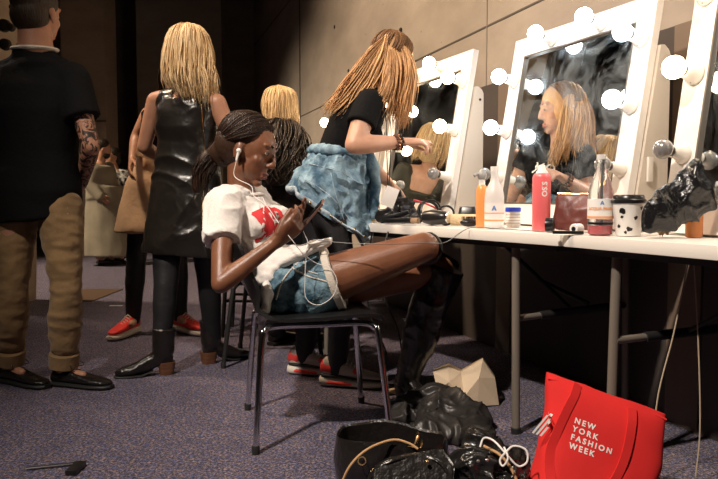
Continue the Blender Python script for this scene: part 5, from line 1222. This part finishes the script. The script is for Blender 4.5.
# cables
def cable(pts, r, m, name, lab, cat='cable', n=60):
    bm = BM(); tube(bm, pts, r, 6, smooth=n); o = obj(name, bm, m); return tag(o, lab, cat)
cable([P(309, 239, 2.50), P(345, 243, 2.48), P(385, 244, 2.46), P(428, 243, 2.46), P(446, 242, 2.46), on(470, 2.62) + V((0, 0, .003)), on(500, 2.52) + V((0, 0, .003)), on(530, 2.40) + V((0, 0, .003)), on(552, 2.33) + V((0, 0, .003))], .0017, mat('grey_cord', (.14, .14, .14), .4), 'charging_cable', 'thin grey charging cable running from the phone past her knee onto the table', n=90)
cable([P(388, 232, 3.05), P(382, 260, 2.98), P(386, 300, 3.02), P(398, 330, 3.05), P(402, 360, 3.1), V((.18, 3.12, .02)), V((.02, 3.18, .006))], .004, cord_black, 'hanging_cable', 'black cable hanging from the table edge behind the chair to the floor')
cable([P(372, 232, 3.2), P(366, 280, 3.2), P(372, 320, 3.2), P(386, 352, 3.2), V((.14, 3.25, .006)), V((.3, 3.3, .006))], .004, cord_black, 'hanging_cable', 'second black cable hanging beside the makeup artist to the floor')
for a, b, lab in (((688, 263), (657, 402), 'left of two pale strings hanging slanted below the right table'), ((694, 263), (700, 428), 'right of two pale strings, hanging almost straight below the right table')):
    p0, p1 = P(*a, 2.05), P(*b, 2.05); p0.z = min(p0.z, .698); cable([p0, p0.lerp(p1, .5) + V((.004, .0, 0)), p1, V((p1.x - .01, p1.y, .006))], .0022, mat('pale_string', (.5, .4, .28), .7), 'hanging_string', lab, 'string', 20)
# switch on the side of the middle mirror
# ================================================================== on the floor
# red tote
t = thing('tote_bag', (.62, 1.93, 0), 'bright red canvas tote bag printed with white words, on the carpet under the table', 'bag')
red_canvas = mat('red_canvas', (0.74, 0.022, 0.020), 0.85, bump=0.06, bscale=300, var=.08, vscale=6)
bl, br = V((P(530, 300, 1.93).x, 1.93, .008)), V((P(640, 300, 1.93).x, 1.93, .008)); tl, trr = P(547, 373, 1.98), P(664, 414, 1.93)
rr = []; NV = 22
for i in range(NV):
    v = i / (NV - 1); l, q = bl.lerp(tl, v), br.lerp(trr, v); th = .075 * (1 - v) ** .6 * (1 - .12 * math.sin(PI * v)) + .012
    if v < .06: th *= .93
    l = l + V((.012 * math.sin(PI * v), 0, 0)); q = q + V((.028 * math.sin(PI * v * .9), 0, 0)) * (1 - v * .6)
    rr.append(ring((l + q) / 2 + V((0, -.02 * (1 - v), 0)), (q - l) / 2, V((0, 1, 0)) * th, 44, 3.6))
bm = BM(); rings(bm, rr)
bmesh.ops.recalc_face_normals(bm, faces=bm.faces); bm.normal_update()
for v in bm.verts:
    if v.co.z > .03: v.co += v.normal * (.007 * noise.noise(v.co * 11) + .006 * (1 - abs(noise.noise(V((v.co.x * 7, v.co.y * 5, v.co.z * 4 + v.co.x * 6)))) * 3))
tb = obj('tote_body', bm, red_canvas, t)
trb = bvh(tb)
ux = (trr - tl).normalized(); uy = V((0, -1, 0)).cross(ux); uy = uy if uy.z > 0 else -uy
bm = BM(); tube(bm, [tl.lerp(trr, k / 12) + V((0, -.013, -.012)) + V((0, .0, .004 * math.sin(k * 1.3))) for k in range(13)], .007, 8, flat=.5); obj('top_hem', bm, red_canvas, t)
for (sx, sy, line) in ((574.5, 419, 'NEW'), (572, 426.5, 'YORK'), (569.5, 434, 'FASHION'), (567, 441.5, 'WEEK')):
    pts, fs = text2d(line, .0205, 1.45, bold=.0007)
    decal('white_lettering', pts, fs, P(sx, sy + 4, 1.90), ux, uy, (0, 1, 0), tb, .0015, print_white, tb)
for k in range(3):
    pts, fs = grid(.006, .062, 1, 8); pts = [(u + v * .35 + .011 * k, v) for u, v in pts]
    decal('white_stripe', pts, fs, P(540 + 0, 424, 1.9), ux, uy, (0, 1, 0), tb, .0015, print_white, tb)
# long handle falling over the front
hp = [(578, 384), (574, 396), (566, 412), (557, 432), (550, 452), (551, 478), (560, 500), (585, 506), (606, 492), (620, 470), (628, 446), (632, 422), (632, 408)]
pts = []
for x, y in catmull([V((a, b, 0)) for a, b in hp], 60) and [(q.x, q.y) for q in catmull([V((a, b, 0)) for a, b in hp], 60)]:
    o_ = P(x, y, 1.6); d_ = (o_ - V((0, 0, H))).normalized(); h = trb.ray_cast(o_, d_)[0]
    pts.append((h if h is not None else P(x, y, 1.87)) - d_ * .006)
bm = BM(); W = .0125
rws = []
for i, p in enumerate(pts):
    dd = (pts[min(i + 1, len(pts) - 1)] - pts[max(i - 1, 0)]).normalized(); sd = dd.cross(V((0, 1, 0))).normalized()
    rws.append([p - sd * W - V((0, .002, 0)), p + sd * W - V((0, .002, 0)), p + sd * W + V((0, .002, 0)), p - sd * W + V((0, .002, 0))])
rings(bm, rws); obj('handle', bm, red_canvas, t)
bm = BM(); p0, p1 = tl.lerp(trr, .30) + V((0, .03, -.02)), tl.lerp(trr, .72) + V((0, .03, -.02)); tube(bm, [p0 - V((0, 0, .01)), p0.lerp(p1, .2) + V((0, .035, -.02)), p0.lerp(p1, .5) + V((0, .05, -.10)), p1.lerp(p0, .2) + V((0, .035, -.03)), p1 - V((0, 0, .02))], W, 8, smooth=30, flat=.2); obj('handle', bm, red_canvas, t)
# black handbag with tan piping
t = thing('handbag', (.08, 2.03, 0), 'open black leather handbag with gold hooks, lowest and nearest on the carpet', 'bag')
bc = V(((392 - 359) / 700 * 2.05, 2.05, 0)); bu = V((.98, -.2, 0)).normalized(); bw = V((.2, .98, 0)).normalized()
bm = BM(); prof = [(.004, .150, .085), (.02, .165, .100), (.09, .170, .112), (.150, .166, .110), (.156, .164, .108), (.150, .158, .102), (.09, .160, .10), (.03, .15, .09)]
rings(bm, [ring(bc + V((0, 0, z)), bu * a, bw * b, 44, 2.6) for z, a, b in prof])
for v in bm.verts:
    if v.co.z > .03: v.co += V((0, 0, .018 * noise.noise(v.co * 7))) + V((noise.noise(v.co * 9), noise.noise(v.co * 9 + V((4, 4, 4))), 0)) * .008
hb = obj('bag_body', bm, black_leather, t)
piping = mat('tan_piping', (.50, .30, .14), .5)
bm = BM(); tube(bm, [P(338, 492, 1.88), P(350, 466, 1.88), P(368, 449, 1.90), P(392, 440, 1.93), P(408, 443, 1.93), P(418, 449, 1.92)], .0035, 8, smooth=40); obj('tan_strap', bm, piping, t)
bm = BM(); tube(bm, [P(365, 490, 1.88), P(375, 470, 1.88), P(392, 460, 1.88), P(418, 455, 1.90), P(440, 462, 1.88), P(452, 480, 1.86)], .0115, 10, smooth=40, flat=.6); obj('shoulder_strap', bm, black_leather, t)
bm = BM(); pf = [P(x, y, yy) for x, y, yy in ((372, 470, 1.86), (388, 458, 1.88), (443, 449, 1.90), (455, 466, 1.86), (452, 500, 1.82), (374, 505, 1.82))]
rings(bm, [pf, [p + V((0, .02, -.004)) for p in pf]]); bmesh.ops.bevel(bm, geom=bm.edges[:], offset=.005, segments=2, affect='EDGES'); obj('front_flap', bm, black_leather, t)
bm = BM(); ell(bm, P(427, 462, 1.86), .006); obj('gold_stud', bm, gold, t)
for i, (x, y, rx) in enumerate(((417, 438, .012), (410, 450, .010), (421, 445, .009), (362, 461, .011))):
    bm = BM(); A = V((1, 0, 0)) if i % 2 else V((.4, .2, .9)).normalized(); B = V((0, .5, .85)); q = P(x, y, 1.97 if i < 3 else 1.94)
    tube(bm, [q + A * rx * math.cos(k * PI / 8) + B * rx * math.sin(k * PI / 8) for k in range(16)], .0024, 6, closed=True); obj('gold_ring', bm, gold, t)
bm = BM(); tube(bm, [P(412, 452, 1.96), P(415, 444, 1.96), P(418, 436, 1.97)], .004, 6); obj('gold_hook', bm, gold, t)
# black satin garment heap
bm = BM()
for x, y, z, a, b, c_ in ((.24, 2.74, .04, .12, .10, .05), (.34, 2.62, .05, .12, .12, .07), (.38, 2.58, .04, .10, .13, .06), (.29, 2.46, .03, .12, .10, .05), (.40, 2.44, .03, .09, .09, .04), (.20, 2.62, .03, .10, .08, .04), (.30, 2.75, .07, .06, .05, .05)): ell(bm, (x, y, z), (a, b, c_))
me = fuse(bm, .006, 6, crease(.024, 6, 1.0, .45))
for v in me.vertices: v.co.z = max(v.co.z, .002)
o = link('satin_garment', me, mat('black_satin_fabric', (0.030, .027, .025), .42, bump=.25, bscale=26)); tag(o, 'heap of black satin clothing on the carpet beneath the table', 'clothes')
# crumpled leather bag with white cord
bm = BM()
for x, y, z, a, b, c_ in ((.345, 2.0, .07, .08, .085, .085), (.40, 2.01, .07, .085, .085, .085), (.35, 2.01, .13, .055, .05, .06), (.43, 1.97, .05, .05, .06, .06)): ell(bm, (x, y, z), (a, b, c_))
me = fuse(bm, .005, 4, crease(.030, 9, 4.0, .5))
for v in me.vertices: v.co.z = max(v.co.z, .002)
t = thing('slouchy_bag', (.38, 2.0, 0), 'slouchy glossy black leather bag between the handbag and the red tote', 'bag')
o = link('bag_body', me, mat('wrinkled_black_leather', (0.016, .015, .014), .22, bump=.6, bscale=30, coat=.3), t); me.transform(Matrix.Translation(-V(t.location)))
bm = BM(); tube(bm, [P(484, 446, 1.95), P(500, 455, 1.90), P(512, 470, 1.88), P(520, 490, 1.86)], .004, 8, smooth=20); obj('piping', bm, piping, t)
for i, (x, y) in enumerate(((470, 464), (478, 461), (487, 460))):
    bm = BM(); ell(bm, P(x, y, 1.87), .005); obj('silver_eyelet', bm, silver, t)
cable([P(480, 447, 1.90), P(484, 438, 1.91), P(494, 441, 1.89), P(507, 455, 1.86), P(518, 466, 1.85), P(527, 462, 1.85), P(526, 450, 1.86), P(514, 446, 1.87), P(506, 452, 1.86), P(500, 460, 1.86), P(503, 466, 1.85), P(508, 458, 1.85), P(504, 447, 1.87)], .0028, cord_white, 'white_earphone_cord', 'white cord looped on top of the slouchy black leather bag')
# kraft paper bag
bm = BM(); Yp = 2.86
F_ = [(433, 372), (438, 392), (448, 366), (449, 382), (461, 372), (464, 397), (472, 366), (483, 360), (479, 378), (495, 378), (499, 405), (478, 406), (455, 405), (440, 402)]
dpt = [.0, -.03, .03, -.05, .02, -.06, .03, .0, -.05, .0, -.02, -.05, -.04, .0]
T_ = [(0, 1, 3), (0, 3, 2), (1, 13, 3), (13, 12, 3), (3, 12, 5), (2, 3, 4), (3, 5, 4), (4, 5, 8), (4, 8, 6), (6, 8, 7), (8, 9, 7), (5, 11, 8), (5, 12, 11), (8, 11, 10), (8, 10, 9)]
fv = [bm.verts.new(P(x, y, Yp + d)) for (x, y), d in zip(F_, dpt)]
for v in fv: v.co.z = max(v.co.z, .004)
for f in T_: bm.faces.new([fv[k] for k in f])
bk = [bm.verts.new(v.co + V((.015, .09, -.01))) for v in fv]
for v in bk: v.co.z = max(v.co.z, .004)
for f in T_: bm.faces.new([bk[k] for k in f][::-1])
rim = [0, 1, 13, 12, 11, 10, 9, 7, 6, 4, 2]
for i in range(len(rim)):
    a, b = rim[i], rim[(i + 1) % len(rim)]
    if {a, b} & {99}: continue
    bm.faces.new((fv[a], fv[b], bk[b], bk[a]))
o = obj('paper_bag', bm, kraft, None, False); tag(o, 'crumpled kraft paper bag standing on the carpet behind the satin heap', 'paper bag')
# little things on the carpet
c = P(390, 398, 3.0); c.z = 0; bm = BM(); lathe(bm, c + V((-.02, 0, .012)), [(0, .010), (.004, .012), (.05, .012), (.055, .008)], V((.95, .3, .1)), 12); o = obj('beige_tube', bm, beige_m); tag(o, 'small beige tube lying by the toe of the tall black boot', 'tube')
a_, b_ = P(26, 478, 2.155), P(78, 471, 2.2); a_.z = b_.z = .008
t = thing('floor_strap', a_, 'thin black strap with a square buckle lying at the lower left of the carpet', 'strap')
bm = BM(); tube(bm, [a_, b_], .006, 8, flat=.5); obj('strap_band', bm, blk, t); bm = BM(); box(bm, V((b_.x + .012, b_.y - .045, .009)), (.034, .085, .016), None, .004); obj('buckle', bm, blk, t)
c = P(88, 296, 6.1); bm = BM(); box(bm, (c.x, 6.1, .004), (.36, .75, .006)); o = obj('floor_patch', bm, mat('brown_floor_patch', (.10, .055, .03), .6)); tag(o, 'dark brown rectangular patch on the carpet beyond the man', 'mat')  # flat slab standing for a patch of darker brown floor
c = P(116, 305, 5.5); bm = BM(); box(bm, (c.x, 5.5, .002), (.10, .035, .002)); o = obj('tape_strip', bm, label_m); tag(o, 'small white strip of tape on the carpet left of the red sneakers', 'tape')
# stage lamp at the left, out of frame, that the mirrors reflect
LP = V((-2.75, 4.35, 2.75)); t = thing('stage_lamp', (LP.x, LP.y, 0), 'tall stage lamp on a black tripod, left of the frame', 'lamp')
for k in range(3):
    a = 2 * PI * k / 3; bm = BM(); tube(bm, [(LP.x, LP.y, .8), (LP.x + .45 * math.cos(a), LP.y + .45 * math.sin(a), .01)], .012, 8); obj('leg', bm, black_metal, t)
bm = BM(); tube(bm, [(LP.x, LP.y, .3), LP - V((0, 0, .12))], .015, 10); obj('pole', bm, black_metal, t)
ax = (V((.9, 2.6, 1.3)) - LP).normalized()
part('lamp_housing', [(-.16, .05), (-.14, .10), (-.02, .13), (0, .14), (0, .125), (-.03, .12)], LP, blk, t, axis=ax); part('lamp_face', [(-.028, .118), (-.024, .118)], LP, mat('lamp_glow', (1, .9, .8), .4, emit=60, ecol=(1, .92, .85)), t, axis=ax)
# ================================================================== lights and camera
def spot(name, loc, tgt, energy, size, angle, col, blend=0.5):
    l = bpy.data.lights.new(name, 'SPOT'); l.energy = energy; l.shadow_soft_size = size; l.spot_size = math.radians(angle); l.spot_blend = blend; l.color = col
    o = bpy.data.objects.new(name, l); COL.objects.link(o); o.location = loc
    o.rotation_euler = (V(tgt) - V(loc)).to_track_quat('-Z', 'Y').to_euler(); return o
spot('key_spot', (-1.9, -0.3, 4.5), (0.45, 2.75, 0.5), 1300, 0.10, 50, (1.0, 0.86, 0.74), 0.9)
spot('added_wall_wash', (-2.6, 3.6, 4.9), (0.5, 4.8, 2.3), 1250, 0.25, 92, (1.0, 0.75, 0.52), 0.9)  # added warm wash that brightens the concrete wall, no lamp stands there
spot('hall_spot', (-6.5, 6.5, 4.8), (-3.0, 7.6, 1.0), 1900, 0.2, 60, (1.0, 0.80, 0.58), 0.8)
w = bpy.data.worlds.new('dark_hall'); bpy.context.scene.world = w; w.use_nodes = True
w.node_tree.nodes['Background'].inputs[0].default_value = (0.30, 0.27, 0.32, 1)
w.node_tree.nodes['Background'].inputs[1].default_value = 0.02
cd = bpy.data.cameras.new('camera'); cam = bpy.data.objects.new('camera', cd); COL.objects.link(cam)
cam.location = (0, 0, H); cam.rotation_euler = (PI / 2 - PITCH, 0, 0)
cd.sensor_width = 36; cd.lens = 36 * 700 / 718; cd.clip_start = 0.05
sc = bpy.context.scene; sc.camera = cam
sc.view_settings.view_transform = 'Standard'; sc.view_settings.look = 'None'; sc.view_settings.exposure = 0.1; sc.view_settings.gamma = 1
sc.view_settings.use_curve_mapping = False
